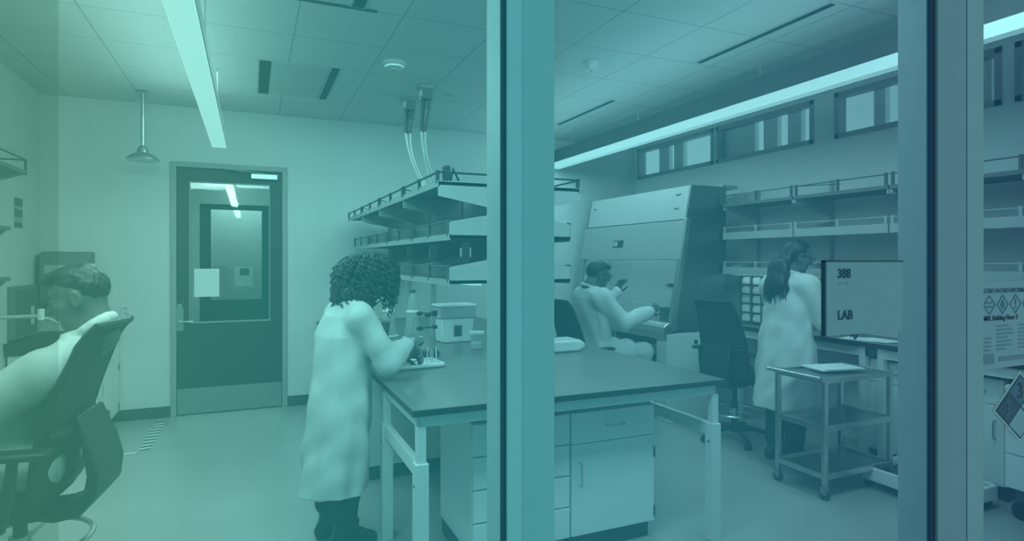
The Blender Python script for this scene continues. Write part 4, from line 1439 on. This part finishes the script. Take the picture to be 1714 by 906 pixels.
def hand(f, wrist, d, n, side, curl=(25, 35, 25), sc=1.0, spread=0.06, thumb=0.5):
    """d: along the fingers, n: the way the palm faces, side: +1 left hand / -1 right hand"""
    d = Vector(d).normalized(); n = Vector(n); n = (n - n.dot(d) * d).normalized()
    t = d.cross(n).normalized() * side      # towards the thumb
    w = Vector(wrist)
    M = Matrix((d, t, n)).transposed()
    f.ell(w + d * .048 * sc, (.054 * sc, .041 * sc, .0165 * sc), M, .012)
    f.cone(w - d * .01, w + d * .03 * sc, .026 * sc, .027 * sc, .012)
    for i, (ln, of) in enumerate(((.070, .031), (.079, .0105), (.074, -.0105), (.058, -.031))):
        p = w + d * (.088 - (.006 if i in (0, 3) else 0)) * sc + t * of * sc
        dd = (d + t * of * spread / .03).normalized()
        ang = 0
        for sgi, (fr, c) in enumerate(zip((.45, .30, .25), curl)):
            ang += R(c + 4 * i)
            v = dd * math.cos(ang) + n * math.sin(ang)
            q = p + v * ln * fr * sc
            f.cone(p, q, (.0092 - .0007 * sgi) * sc, (.0086 - .0008 * sgi) * sc, .004)
            p = q
    p = w + d * .022 * sc + t * .026 * sc
    v = (d * .55 + t * .75 + n * .45).normalized()
    q = p + v * .042 * sc
    f.cone(p, q, .0145 * sc, .0105 * sc, .010)
    v2 = (d * (.95) + t * (.25 - .5 * thumb) + n * (.35 + .3 * thumb)).normalized()
    q2 = q + v2 * .032 * sc
    f.cone(q, q2, .0102 * sc, .0092 * sc, .004)
    f.cone(q2, q2 + (v2 + n * .2).normalized() * .024 * sc, .0092 * sc, .0075 * sc, .004)


def limb(f, pts, rs, k=0.03):
    for a, b, ra, rb in zip(pts, pts[1:], rs, rs[1:]):
        f.cone(a, b, ra, rb, k)


def shoe(f, ankle, d, sc=1.0):
    a = Vector(ankle); d = Vector(d).normalized()
    h = a + d * -.045; h.z = a.z - .055
    tt = a + d * .15 * sc; tt.z = a.z - .062
    f.cone(a, h, .045, .036, .03)
    f.cone(h, tt, .036, .032, .03)
    f.cone(a + d * .03, tt, .042, .030, .03)


# ---------------------------------------------------------------- chairs
def stool(label, x, y, rz, sh, ring_z, arms=True, group='mesh backed lab stools', H=.64, ah=.16):
    t = thing('lab_stool', label, 'chair', (x, y, 0), rz, group)
    # seat: rounded cushion
    n = 28
    vs, fs = [], []
    lev = [(-.085, .80), (-.075, .93), (-.045, 1.0), (-.015, .99), (0, .93), (.004, .80), (.003, .4)]
    for z, q in lev:
        for k in range(n):
            a = 2 * PI * k / n
            cx, sy = math.cos(a), math.sin(a)
            px = .245 * q * math.copysign(abs(cx) ** .55, cx)
            py = .250 * q * math.copysign(abs(sy) ** .55, sy)
            vs.append((px + .09, py, sh + z - (.02 * max(0, px / .245 - .5) if z > -.05 else 0)))
    for i in range(len(lev) - 1):
        for k in range(n):
            q = (k + 1) % n
            fs.append((i * n + k, i * n + q, (i + 1) * n + q, (i + 1) * n + k))
    fs.append(tuple(range(n))[::-1]); fs.append(tuple(range((len(lev) - 1) * n, len(lev) * n)))
    MB().add(vs, fs).build('seat', M_CUSH, t, 0, True, 60)
    MB().box((-.10, -.17, sh - .115), (.26, .17, sh - .08)).build('seat_pan', M_BLACK, t, 0.012, True)
    MB().box((-.10, -.06, sh - .16), (.10, .06, sh - .113)).cyl((.0, .06, sh - .135), (.0, .26, sh - .135), .008).build('tilt_mechanism', M_BLACK, t, 0.008)
    # back

    def bp(u, v):
        wd = .225 - .045 * v + .02 * math.sin(v * PI)
        xx = -.155 - .15 * v ** 1.2 + .02 * math.sin(v * PI * 1.2) * (v < .83) + .03 * u * u
        if v > .9:
            xx -= (v - .9) * .35
        return Vector((xx, wd * u, sh - .03 + H * v))
    vs, fs = [], []
    nu, nv = 12, 20
    for i in range(nv + 1):
        for j in range(nu + 1):
            vs.append(bp(-1 + 2 * j / nu, i / nv))
    m0 = len(vs)
    vs += [p + Vector((-.007, 0, 0)) for p in vs]
    for i in range(nv):
        for j in range(nu):
            a = i * (nu + 1) + j
            q = (a, a + 1, a + nu + 2, a + nu + 1)
            fs.append(q[::-1]); fs.append(tuple(m0 + k for k in q))
    MB().add(vs, fs).build('back_mesh', M_MESH, t, 0, True)
    loop = [bp(-1, i / 16) for i in range(17)] + [bp(-1 + j / 5, 1) for j in range(1, 10)] + [bp(1, 1 - i / 16) for i in range(17)] + [bp(1 - j / 5, 0) for j in range(1, 10)]
    MB().tube(loop, .014, 8, True).build('back_frame', M_BLACK, t, 0, True)
    MB().tube([bp(-.96, .36) + Vector((-.012, 0, 0)), bp(-.5, .35) + Vector((-.03, 0, 0)), bp(0, .35) + Vector((-.035, 0, 0)), bp(.5, .35) + Vector((-.03, 0, 0)), bp(.96, .36) + Vector((-.012, 0, 0))], .022, 8).build('lumbar_bar', M_BLACK, t, 0, True)
    ctl = [(-.03, sh - .125), (-.14, sh - .135), (-.225, sh - .115), (-.270, sh - .06), (-.280, sh + .02), (-.262, sh + .11), (-.235, sh + .19), (-.222, sh + .24)]
    th = [.030, .034, .040, .042, .038, .030, .024, .018]
    wd = [.07, .11, .135, .145, .145, .14, .13, .12]
    vs, fs = [], []
    for i, ((px, pz), q, w_) in enumerate(zip(ctl, th, wd)):
        a, b = ctl[max(0, i - 1)], ctl[min(len(ctl) - 1, i + 1)]
        dx, dz = b[0] - a[0], b[1] - a[1]
        ln = math.hypot(dx, dz)
        nx, nz = -dz / ln * q / 2, dx / ln * q / 2
        for sx, sy in ((1, -1), (1, 1), (-1, 1), (-1, -1)):
            vs.append((px + nx * sx, w_ * sy, pz + nz * sx))
    for i in range(len(ctl) - 1):
        for k in range(4):
            q = (k + 1) % 4
            fs.append((i * 4 + k, i * 4 + q, i * 4 + 4 + q, i * 4 + 4 + k))
    fs += [(3, 2, 1, 0), tuple(len(vs) - 4 + k for k in range(4))]
    bs = MB().add(vs, fs).build('back_support', M_BLACK, t, 0, True, 50)
    sb = bs.modifiers.new('round', 'BEVEL')
    sb.width = .010
    sb.segments = 3
    sb.limit_method = 'ANGLE'
    if arms:
        for s_ in (-1, 1):
            ar = MB().tube([(-.02, .20 * s_, sh - .10), (-.06, .285 * s_, sh - .09), (-.09, .292 * s_, sh + .02), (-.10, .29 * s_, sh + ah + .005)], [.018, .02, .02, .017], 8).build('arm_post', M_BLACK, t, 0, True)
            MB().box((-.20, .27 * s_ - .042, sh + ah), (.13, .27 * s_ + .042, sh + ah + .028)).build('arm_pad', M_BLACK, ar, 0.012, True)
    MB().cyl((0, 0, .12), (0, 0, sh - .15), .022).cyl((0, 0, .12), (0, 0, sh * .55), .030).build('gas_column', M_BLACK, t, 0, True)
    rg = MB()
    rg.tube([(.225 * math.cos(q), .225 * math.sin(q), ring_z) for q in [2 * PI * i / 40 for i in range(40)]], .011, 8, True)
    for k in range(3):
        q = 2 * PI * k / 3 + .5
        rg.tube([(.03 * math.cos(q), .03 * math.sin(q), ring_z - .01), (.22 * math.cos(q), .22 * math.sin(q), ring_z)], .008, 6)
    rg.cyl((0, 0, ring_z - .04), (0, 0, ring_z + .03), .036)
    rg.build('foot_ring', M_STEEL, t, 0, True)
    MB().cyl((0, 0, .075), (0, 0, .14), .05, .036).build('base_hub', M_BLACK, t, 0, True)
    for k in range(5):
        q = 2 * PI * k / 5 + .35
        c, s_ = math.cos(q), math.sin(q)
        lg = MB().tube([(.03 * c, .03 * s_, .115), (.17 * c, .17 * s_, .10), (.31 * c, .31 * s_, .072)], [.026, .022, .015], 8).build('base_leg', M_BLACK, t, 0, True)
        ex, ey = .305 * c, .305 * s_
        cs = MB()
        for o_ in (-.017, .017):
            cs.cyl((ex - s_ * (o_ - .009), ey + c * (o_ - .009), .0285), (ex - s_ * (o_ + .009), ey + c * (o_ + .009), .0285), .028, n=16)
        cs.cyl((ex, ey, .02), (ex, ey, .075), .009)
        cs.build('caster', M_BLACK, lg, 0, True)
    return t


P1 = (-0.57, 2.77, R(173))
P3 = (2.98, 4.90, R(-2))
stool('black mesh backed stool the seated man at the left edge sits on', P1[0] - .222, P1[1] + .025, P1[2], .770, .52, H=.60, ah=.135)
stool('black mesh backed stool the man at the hood sits on', P3[0] - .10, P3[1], P3[2] + R(4), .60, .22)
stool('empty black mesh backed stool between the hood and the standing woman', 3.90, 4.06, R(10), .62, .25)


# ---------------------------------------------------------------- people
def strand(mb, pts, r, n=5):
    m = len(pts)
    mb.tube(pts, [r * (1 - .55 * (i / (m - 1)) ** 3) for i in range(m)], n)


def coat_collar(f, c, rx, ry, tilt, r=.02):
    """standing fold of the collar around the neck"""
    for i in range(16):
        a0, a1 = 2 * PI * i / 16, 2 * PI * (i + 1) / 16
        if abs(((a0 + a1) / 2 + PI) % (2 * PI) - PI) < .35:
            continue
        p = [Vector((c[0] + rx * math.cos(a), c[1] + ry * math.sin(a), c[2] - tilt * math.cos(a))) for a in (a0, a1)]
        f.cone(p[0], p[1], r, r, .01)


def short_hair(H, parent, m, extra=0.0):
    f = SDF(H.c - Vector((.2, .2, .2)), H.c + Vector((.2, .2, .2)), .0035)
    Mi = H.M

    def clip(d, X, Y, Z):
        # X,Y,Z are head-local: keep what lies above the hairline
        k = H.k
        line = np.where(X > .055 * k, .062 * k, np.where(X > -.045 * k, -.004 * k + (X + .045 * k) * .55, -.078 * k + 0 * X))
        line = np.where((X <= -.02 * k) & (X > -.06 * k), np.minimum(line, (-.078 + (X / k + .06) * 1.85) * k), line)
        d = d + .0022 * np.sin(Y * 260 + 40 * Z) * np.sin(X * 90 + 3 * np.sin(60 * Z))
        up = Z - line + .02 * k
        d = d + .006 * k * np.clip(1 - up / (.05 * k), 0, 1)
        return np.maximum(d, -up)
    f.ell(H.p((-.014, 0, .036)), [q * H.k for q in (.106, .085, .096)], Mi, .0, 'uni', clip)
    f.ell(H.p((.008, 0, .098 + extra)), [q * H.k for q in (.098, .060, .030)], Mi, .02)
    f.ell(H.p((.070, 0, .090 + extra)), [q * H.k for q in (.036, .055, .020)], Mi, .015)
    return f.build('hair', m, parent, 1)


def brows(H, parent, m):
    b = MB()
    for q in (-1, 1):
        b.tube([H.p((.090, q * .014, .030)), H.p((.0915, q * .03, .036)), H.p((.080, q * .050, .032))], [.003, .004, .002], 6)
        b.ball(H.p((.0868, q * .031, .010)), .0045 * H.k, 10)
    return b.build('brows_and_eyes', m, parent, 0, True)


def glasses(H, parent):
    g = MB()
    for q in (-1, 1):
        g.tube([H.p((.106, q * .033 + .026 * math.cos(a), .008 + .018 * math.sin(a))) for a in [2 * PI * i / 20 for i in range(20)]], .0028, 6, True)
        g.tube([H.p((.104, q * .058, .012)), H.p((.06, q * .080, .012)), H.p((-.01, q * .088, .012)), H.p((-.03, q * .086, -.004))], .0032, 6)
    g.tube([H.p((.106, -.009, .012)), H.p((.112, 0, .014)), H.p((.106, .009, .012))], .0026, 6)
    return g.build('glasses', M_BLACK, parent, 0, True)


# --- the man seated at the left edge
def man_left():
    t = thing('person', 'man in a white lab coat seated in profile at the left edge, looking down', 'person', (P1[0], P1[1], 0), P1[2])
    H = Head((.035, .0, 1.435), R(17), R(3), .95)
    f = SDF((-.35, -.42, .40), (.85, .45, 1.60), .0045)
    H.shape(f)
    f.cone(H.p((-.03, 0, -.03)), (-.03, 0, 1.29), .055, .060, .03)
    f.cone((-.03, 0, 1.29), (.09, 0, 1.17), .058, .085, .05)
    f.stack([(.76, .29, 0, .11, .15), (.95, .26, 0, .09, .13), (1.12, .18, 0, .085, .15), (1.22, .09, 0, .07, .12)], 0, 5, .05)
    arms = []
    for q in (-1, 1):
        s_, e_, w_ = Vector((.085, .155 * q, 1.185)), Vector((.31, .21 * q, 1.0)), Vector((.53, .15 * q, .985))
        arms.append((s_, e_, w_, q))
        limb(f, [s_, e_, w_], [.050, .042, .030])
        hand(f, w_, (1, -.15 * q, -.05), (0, 0, -1), q, (18, 25, 20))
        limb(f, [(.19, .10 * q, .815), (.60, .13 * q, .83), (.46, .13 * q, .57)], [.085, .062, .045])
        f.cone((.46, .13 * q, .57), (.56, .14 * q, .545), .035, .028, .02)
    f.build('body', M_SKIN, t, 1)
    brows(H, t, M_HAIR)
    short_hair(H, t, M_HAIR, .004)
    c = SDF((-.30, -.42, .64), (.80, .42, 1.40), .0055)
    c.stack([(.745, .28, 0, .135, .185), (.95, .25, 0, .115, .168), (1.10, .195, 0, .112, .178), (1.20, .12, 0, .104, .165), (1.285, .0, 0, .070, .10)], .012, 7, .04, 1.0)
    for s_, e_, w_, q in arms:
        c.cone((.025, .05 * q, 1.245), s_, .058, .074, .05)
        limb(c, [s_, e_, w_], [.080, .070, .054], .035)
        limb(c, [(.17, .10 * q, .82), (.40, .125 * q, .84), (.56, .13 * q, .835)], [.115, .10, .085], .05)
        c.cone(w_ + Vector((.012, 0, 0)), w_ + Vector((.09, -.012 * q, -.002)), .042, .05, .004, 'sub')
    coat_collar(c, (-.01, 0, 1.315), .068, .078, .045, .013)
    c.cone((.05, 0, 1.33), (.02, 0, 1.24), .055, .045, .008, 'sub')
    c.wrinkle(.011, 1.0, 1.0)
    c.build('lab_coat', M_COAT, t, 2)
    tr = SDF((.2, -.3, .42), (.8, .3, .97), .006)
    for q in (-1, 1):
        limb(tr, [(.45, .13 * q, .83), (.61, .13 * q, .83), (.47, .13 * q, .60)], [.088, .078, .062], .03)
    tr.build('trousers', M_TROUSER, t, 1)
    sh = SDF((.3, -.3, .42), (.85, .3, .70), .005)
    for q in (-1, 1):
        shoe(sh, (.46, .13 * q, .60), (1, .1 * q, 0))
    sh.build('shoes', M_BOOT, t, 1)
    return t


# --- the curly haired woman at the near table
def woman_table():
    t = thing('person', 'woman with long curly hair in a white lab coat standing at the near table', 'person', (.475, 3.47, 0), R(14))
    H = Head((.165, -.005, 1.475), R(34), R(14), .98)
    f = SDF((-.32, -.36, -.005), (.62, .36, 1.66), .0045)
    H.shape(f)
    f.cone(H.p((-.035, 0, -.03)), (.035, 0, 1.335), .050, .055, .03)
    f.cone((.045, 0, 1.335), (.02, 0, 1.22), .06, .11, .05)
    f.stack([(.78, -.03, 0, .10, .15), (.98, -.02, 0, .085, .125), (1.15, .0, 0, .10, .14), (1.29, .02, 0, .07, .13)], 0, 5, .05)
    R_ = [Vector((.03, -.165, 1.265)), Vector((.165, -.215, 1.02)), Vector((.365, -.075, 1.085))]
    L_ = [Vector((.03, .165, 1.265)), Vector((.20, .215, 1.02)), Vector((.42, .09, 1.02))]
    limb(f, R_, [.048, .038, .026]); limb(f, L_, [.048, .038, .026])
    hand(f, R_[2], (.86, .35, .28), (.2, .75, -.55), -1, (28, 40, 30), .95, .03, .9)
    hand(f, L_[2], (.85, -.30, -.25), (.1, -.6, -.7), 1, (28, 38, 28), .95, .03, .9)
    for q in (-1, 1):
        limb(f, [(-.03, .09 * q, .82), (-.005, .10 * q, .46), (-.04, .10 * q, .09)], [.085, .055, .04])
    f.build('body', M_SKIN, t, 1)
    g = SDF((.28, -.2, .88), (.62, .2, 1.25), .004)
    hand(g, R_[2], (.86, .35, .28), (.2, .75, -.55), -1, (28, 40, 30), 1.02, .03, .9)
    hand(g, L_[2], (.85, -.30, -.25), (.1, -.6, -.7), 1, (28, 38, 28), 1.02, .03, .9)
    g.a -= .0015
    g.build('gloves', M_GLOVE, t, 1)
    c = SDF((-.42, -.42, .27), (.55, .42, 1.45), .0055)
    c.stack([(.315, -.055, 0, .185, .215), (.55, -.035, 0, .178, .205), (.78, -.02, 0, .172, .195), (1.0, -.012, 0, .150, .185), (1.16, .0, 0, .140, .19), (1.27, .018, 0, .115, .165), (1.335, .03, 0, .07, .09)], .05, 6, .03, .6)
    for A, q in ((R_, -1), (L_, 1)):
        c.cone((.025, .05 * q, 1.305), (.028, .155 * q, 1.262), .055, .074, .05)
        limb(c, A, [.080, .074, .052], .03)
        d = (A[2] - A[1]).normalized()
        c.cone(A[2] + d * .012, A[2] + d * .09, .040, .046, .004, 'sub')
    coat_collar(c, (.035, 0, 1.345), .07, .075, .03, .016)
    c.wrinkle(.011, .95, 2.0)
    # hollow under the hem
    X, Y, Z = c.grid((slice(None),) * 3)
    c.a = np.where(Z < .44, np.maximum(c.a, -(c.a + .014)), c.a).astype(np.float32)
    c.build('lab_coat', M_COAT, t, 2)
    tr = SDF((-.25, -.3, .12), (.25, .3, .75), .006)
    for q in (-1, 1):
        limb(tr, [(-.02, .085 * q, .70), (-.005, .10 * q, .46), (-.04, .105 * q, .20)], [.10, .085, .075], .03)
    tr.wrinkle(.006, 1.1, .3)
    tr.build('trousers', M_TROUSER, t, 1)
    sh = SDF((-.25, -.3, -.01), (.35, .3, .33), .005)
    for q in (-1, 1):
        limb(sh, [(-.042, .105 * q, .27), (-.04, .105 * q, .09)], [.066, .052], .02)
        shoe(sh, (-.04, .105 * q, .10), (1, .12 * q, 0), 1.0)
        sh.cone((-.08, .105 * q, .03), (-.08, .105 * q, .012), .034, .034, .02)
    X, Y, Z = sh.grid((slice(None),) * 3)
    sh.a = np.maximum(sh.a, .003 - Z).astype(np.float32)
    sh.build('boots', M_BOOT, t, 1)
    # curly hair: a soft mass with many corkscrew locks over it
    f = SDF((-.25, -.25, 1.2), (.38, .25, 1.72), .005)

    def clip(d, X, Y, Z):
        return np.maximum(d, np.where(X > .05, .03 - Z, -.09 + 0 * Z))
    f.ell(H.p((-.02, 0, .04)), (.110, .096, .098), H.M, 0, 'uni', clip)
    f.ell(H.p((-.085, 0, -.02)), (.055, .098, .10), H.M, .04)
    f.ell((-.005, 0, 1.40), (.055, .11, .08), None, .04)
    f.wrinkle(.006, 1.5, .7)
    hair = f.build('hair', M_HAIRW, t, 1)
    rnd = random.Random(11)
    mb = MB()
    cen = H.p((-.035, 0, .03))
    for i in range(330):
        a = rnd.uniform(0, 2 * PI)
        el = math.asin(rnd.uniform(-.35, .99))
        v = Vector((math.cos(a) * math.cos(el), math.sin(a) * math.cos(el), math.sin(el)))
        lv = H.M.transposed() @ v
        if lv.x > .62 and lv.z < .5:
            continue
        p = cen + Vector((v.x * .122, v.y * .112, v.z * .105))
        ln = rnd.uniform(.16, .27) if v.x < .2 else rnd.uniform(.15, .26)
        hor = Vector((v.x, v.y, 0))
        if hor.length > 1e-3:
            hor.normalize()
        drift = Vector((-.075, 0, 0)) if v.x < .35 else Vector((.01, 0, 0))
        ph = rnd.uniform(0, 2 * PI)
        rad = rnd.uniform(.010, .017)
        turns = ln / rnd.uniform(.038, .055)
        pts = []
        N = 26
        for j in range(N + 1):
            u = j / N
            push = .075 * (1 - math.exp(-2.5 * u)) * max(0, v.z) + .022 * math.sin(u * PI)
            c0 = p + hor * push + drift * u + Vector((0, 0, -1)) * (ln * (u ** 1.5 if v.z > .4 else u) * (.7 + .3 * (1 - max(0, v.z))))
            q = ph + 2 * PI * turns * u
            rr_ = rad * min(1, .3 + u * 2)
            pts.append(c0 + Vector((math.cos(q) * rr_, math.sin(q) * rr_, 0)))
        strand(mb, pts, .0068, 5)
    mb.build('curls', M_HAIRW, hair, 0, True, 80)
    return t


# --- the man at the hood
def man_hood():
    t = thing('person', 'man in glasses and white lab coat seated at the hood, hands raised', 'person', (P3[0], P3[1], 0), P3[2])
    t.scale = (1.05, 1.05, 1.05)
    H = Head((.04, .0, 1.365), R(10), R(-6), 1.0)
    f = SDF((-.32, -.42, .10), (.85, .45, 1.56), .0045)
    H.shape(f)
    f.cone(H.p((-.03, 0, -.03)), (-.04, 0, 1.25), .055, .06, .03)
    f.cone((-.04, 0, 1.26), (-.03, 0, 1.14), .065, .12, .05)
    f.stack([(.56, .0, 0, .11, .16), (.80, .0, 0, .10, .145), (1.05, -.03, 0, .105, .16), (1.20, -.04, 0, .07, .13)], 0, 5, .05)
    R_ = [Vector((-.03, -.185, 1.17)), Vector((.17, -.235, .955)), Vector((.45, -.20, 1.035))]
    L_ = [Vector((-.03, .185, 1.17)), Vector((.20, .26, 1.0)), Vector((.37, .24, 1.20))]
    limb(f, R_, [.05, .042, .03]); limb(f, L_, [.05, .042, .03])
    for q in (-1, 1):
        limb(f, [(.03, .10 * q, .66), (.43, .14 * q, .665), (.36, .14 * q, .28)], [.085, .062, .04])
    hand(f, R_[2], (.85, .05, .45), (.2, .9, -.3), -1, (20, 30, 20), 1.0, .12, .3)
    hand(f, L_[2], (.45, -.10, .85), (.3, -.9, .2), 1, (16, 22, 16), 1.0, .12, .3)
    f.build('body', M_SKIN2, t, 1)
    brows(H, t, M_HAIR)
    short_hair(H, t, M_HAIR, -.006)
    glasses(H, t)
    c = SDF((-.38, -.48, .46), (.72, .48, 1.40), .0055)
    c.stack([(.57, .0, 0, .150, .20), (.80, .0, 0, .145, .185), (1.03, -.02, 0, .145, .20), (1.17, -.04, 0, .115, .185), (1.24, -.045, 0, .072, .10)], .014, 7, .04, 2.0)
    for A, q in ((R_, -1), (L_, 1)):
        c.cone((-.045, .05 * q, 1.21), A[0], .062, .082, .05)
        limb(c, A, [.086, .076, .056], .03)
        d = (A[2] - A[1]).normalized()
        c.cone(A[2] + d * .012, A[2] + d * .09, .042, .05, .004, 'sub')
        limb(c, [(.03, .10 * q, .665), (.26, .13 * q, .68)], [.115, .10], .05)
    coat_collar(c, (-.04, 0, 1.255), .072, .08, .03, .016)
    c.wrinkle(.011, 1.0, 3.0)
    c.build('lab_coat', M_COAT, t, 2)
    tr = SDF((.1, -.3, .2), (.65, .3, .85), .006)
    for q in (-1, 1):
        limb(tr, [(.20, .12 * q, .665), (.43, .14 * q, .67), (.37, .14 * q, .33)], [.09, .08, .062], .03)
    tr.wrinkle(.004, 1.0, .5)
    tr.build('trousers', M_KHAKI, t, 1)
    sh = SDF((.15, -.3, .15), (.75, .3, .42), .005)
    for q in (-1, 1):
        shoe(sh, (.36, .14 * q, .32), (1, .1 * q, 0))
    sh.build('shoes', M_BOOT, t, 1)
    return t


# --- the woman by the window bench
def woman_window():
    t = thing('person', 'woman with long straight dark hair and glasses standing behind the steel cart', 'person', (3.86, 3.46, 0), R(-4))
    t.scale = (1.03, 1.03, 1.03)
    H = Head((.07, -.03, 1.555), R(16), R(-22), 1.0)
    f = SDF((-.32, -.40, -.005), (.66, .40, 1.72), .0045)
    H.shape(f)
    f.cone(H.p((-.035, 0, -.03)), (.0, 0, 1.42), .050, .055, .03)
    f.cone((.0, 0, 1.42), (.0, 0, 1.30), .06, .11, .05)
    f.stack([(.82, -.01, 0, .10, .15), (1.03, .0, 0, .085, .125), (1.22, .0, 0, .10, .14), (1.37, .0, 0, .07, .13)], 0, 5, .05)
    R_ = [Vector((.01, -.175, 1.34)), Vector((.12, -.25, 1.08)), Vector((.36, -.19, 1.01))]
    L_ = [Vector((.01, .175, 1.34)), Vector((.14, .24, 1.08)), Vector((.40, .17, 1.03))]
    limb(f, R_, [.048, .038, .026]); limb(f, L_, [.048, .038, .026])
    hand(f, R_[2], (.95, .1, -.15), (0, .3, -.9), -1, (20, 28, 20), .95, .04, .6)
    hand(f, L_[2], (.95, -.1, -.15), (0, -.3, -.9), 1, (20, 28, 20), .95, .04, .6)
    for q in (-1, 1):
        limb(f, [(-.01, .09 * q, .86), (.0, .10 * q, .48), (-.03, .10 * q, .09)], [.085, .055, .04])
    f.build('body', M_SKIN, t, 1)
    brows(H, t, M_HAIR)
    glasses(H, t)
    c = SDF((-.42, -.44, .38), (.55, .44, 1.52), .0055)
    c.stack([(.43, -.03, 0, .215, .245), (.65, -.02, 0, .205, .235), (.88, -.01, 0, .185, .215), (1.08, .0, 0, .155, .20), (1.24, .0, 0, .140, .20), (1.35, .0, 0, .110, .17), (1.41, .0, 0, .07, .10)], .045, 6, .03, 2.6)
    for A, q in ((R_, -1), (L_, 1)):
        c.cone((.0, .05 * q, 1.375), A[0], .055, .078, .05)
        limb(c, A, [.084, .078, .054], .03)
        d = (A[2] - A[1]).normalized()
        c.cone(A[2] + d * .012, A[2] + d * .09, .040, .046, .004, 'sub')
    coat_collar(c, (.0, 0, 1.425), .068, .075, .025, .016)
    c.wrinkle(.011, .95, 5.0)
    X, Y, Z = c.grid((slice(None),) * 3)
    c.a = np.where(Z < .56, np.maximum(c.a, -(c.a + .014)), c.a).astype(np.float32)
    c.build('lab_coat', M_COAT, t, 2)
    tr = SDF((-.25, -.3, .10), (.25, .3, .80), .006)
    for q in (-1, 1):
        limb(tr, [(-.01, .09 * q, .76), (.0, .10 * q, .48), (-.03, .10 * q, .15)], [.10, .08, .066], .03)
    tr.build('trousers', M_TROUSER, t, 1)
    sh = SDF((-.25, -.3, -.01), (.35, .3, .25), .005)
    for q in (-1, 1):
        shoe(sh, (-.03, .10 * q, .10), (1, .12 * q, 0), 1.0)
        sh.cone((-.07, .10 * q, .03), (-.07, .10 * q, .012), .034, .034, .02)
    X, Y, Z = sh.grid((slice(None),) * 3)
    sh.a = np.maximum(sh.a, .003 - Z).astype(np.float32)
    sh.build('shoes', M_BOOT, t, 1)
    f = SDF((-.3, -.25, 1.15), (.3, .25, 1.75), .0045)
    Mi = H.M

    def clip(d, X, Y, Z):
        return np.maximum(d, np.where(X > .04, (.055 - Z), np.where(X > .0, .0 - Z, -.09 - Z)))
    f.ell(H.p((-.016, 0, .036)), (.108, .088, .099), Mi, 0, 'uni', clip)
    f.ell(H.p((-.085, 0, -.06)), (.042, .080, .10), Mi, .04)
    f.ell((-.085, .0, 1.43), (.055, .10, .12), None, .05)
    f.ell((-.125, .0, 1.34), (.032, .10, .08), None, .04)
    hair = f.build('hair', M_HAIR, t, 1)
    rnd = random.Random(5)
    mb = MB()
    for i in range(190):
        u0 = rnd.uniform(-1, 1)
        a = PI + u0 * 1.75
        top = H.p((-.015 + .106 * math.cos(a) * .85, .088 * math.sin(a) * .85, .075))
        mid = H.p((-.02 + .112 * math.cos(a), .094 * math.sin(a), .0))
        yy = u0 * .12 + rnd.uniform(-.015, .015)
        low = Vector((-.12 - .04 * (1 - abs(u0)) + rnd.uniform(-.02, .02), yy, 1.40))
        end = Vector((-.150 + .05 * abs(u0) + rnd.uniform(-.02, .02), yy * 1.0, rnd.uniform(1.19, 1.32)))
        pts = []
        for j in range(16):
            u = j / 15
            b = [(1 - u) ** 3, 3 * u * (1 - u) ** 2, 3 * u * u * (1 - u), u ** 3]
            pts.append(top * b[0] + mid * b[1] * 1.0 + low * b[2] + end * b[3])
        strand(mb, pts, .0052, 5)
    mb.build('hair_strands', M_HAIR, hair, 0, True, 80)
    return t


man_left()
woman_table()
man_hood()
woman_window()
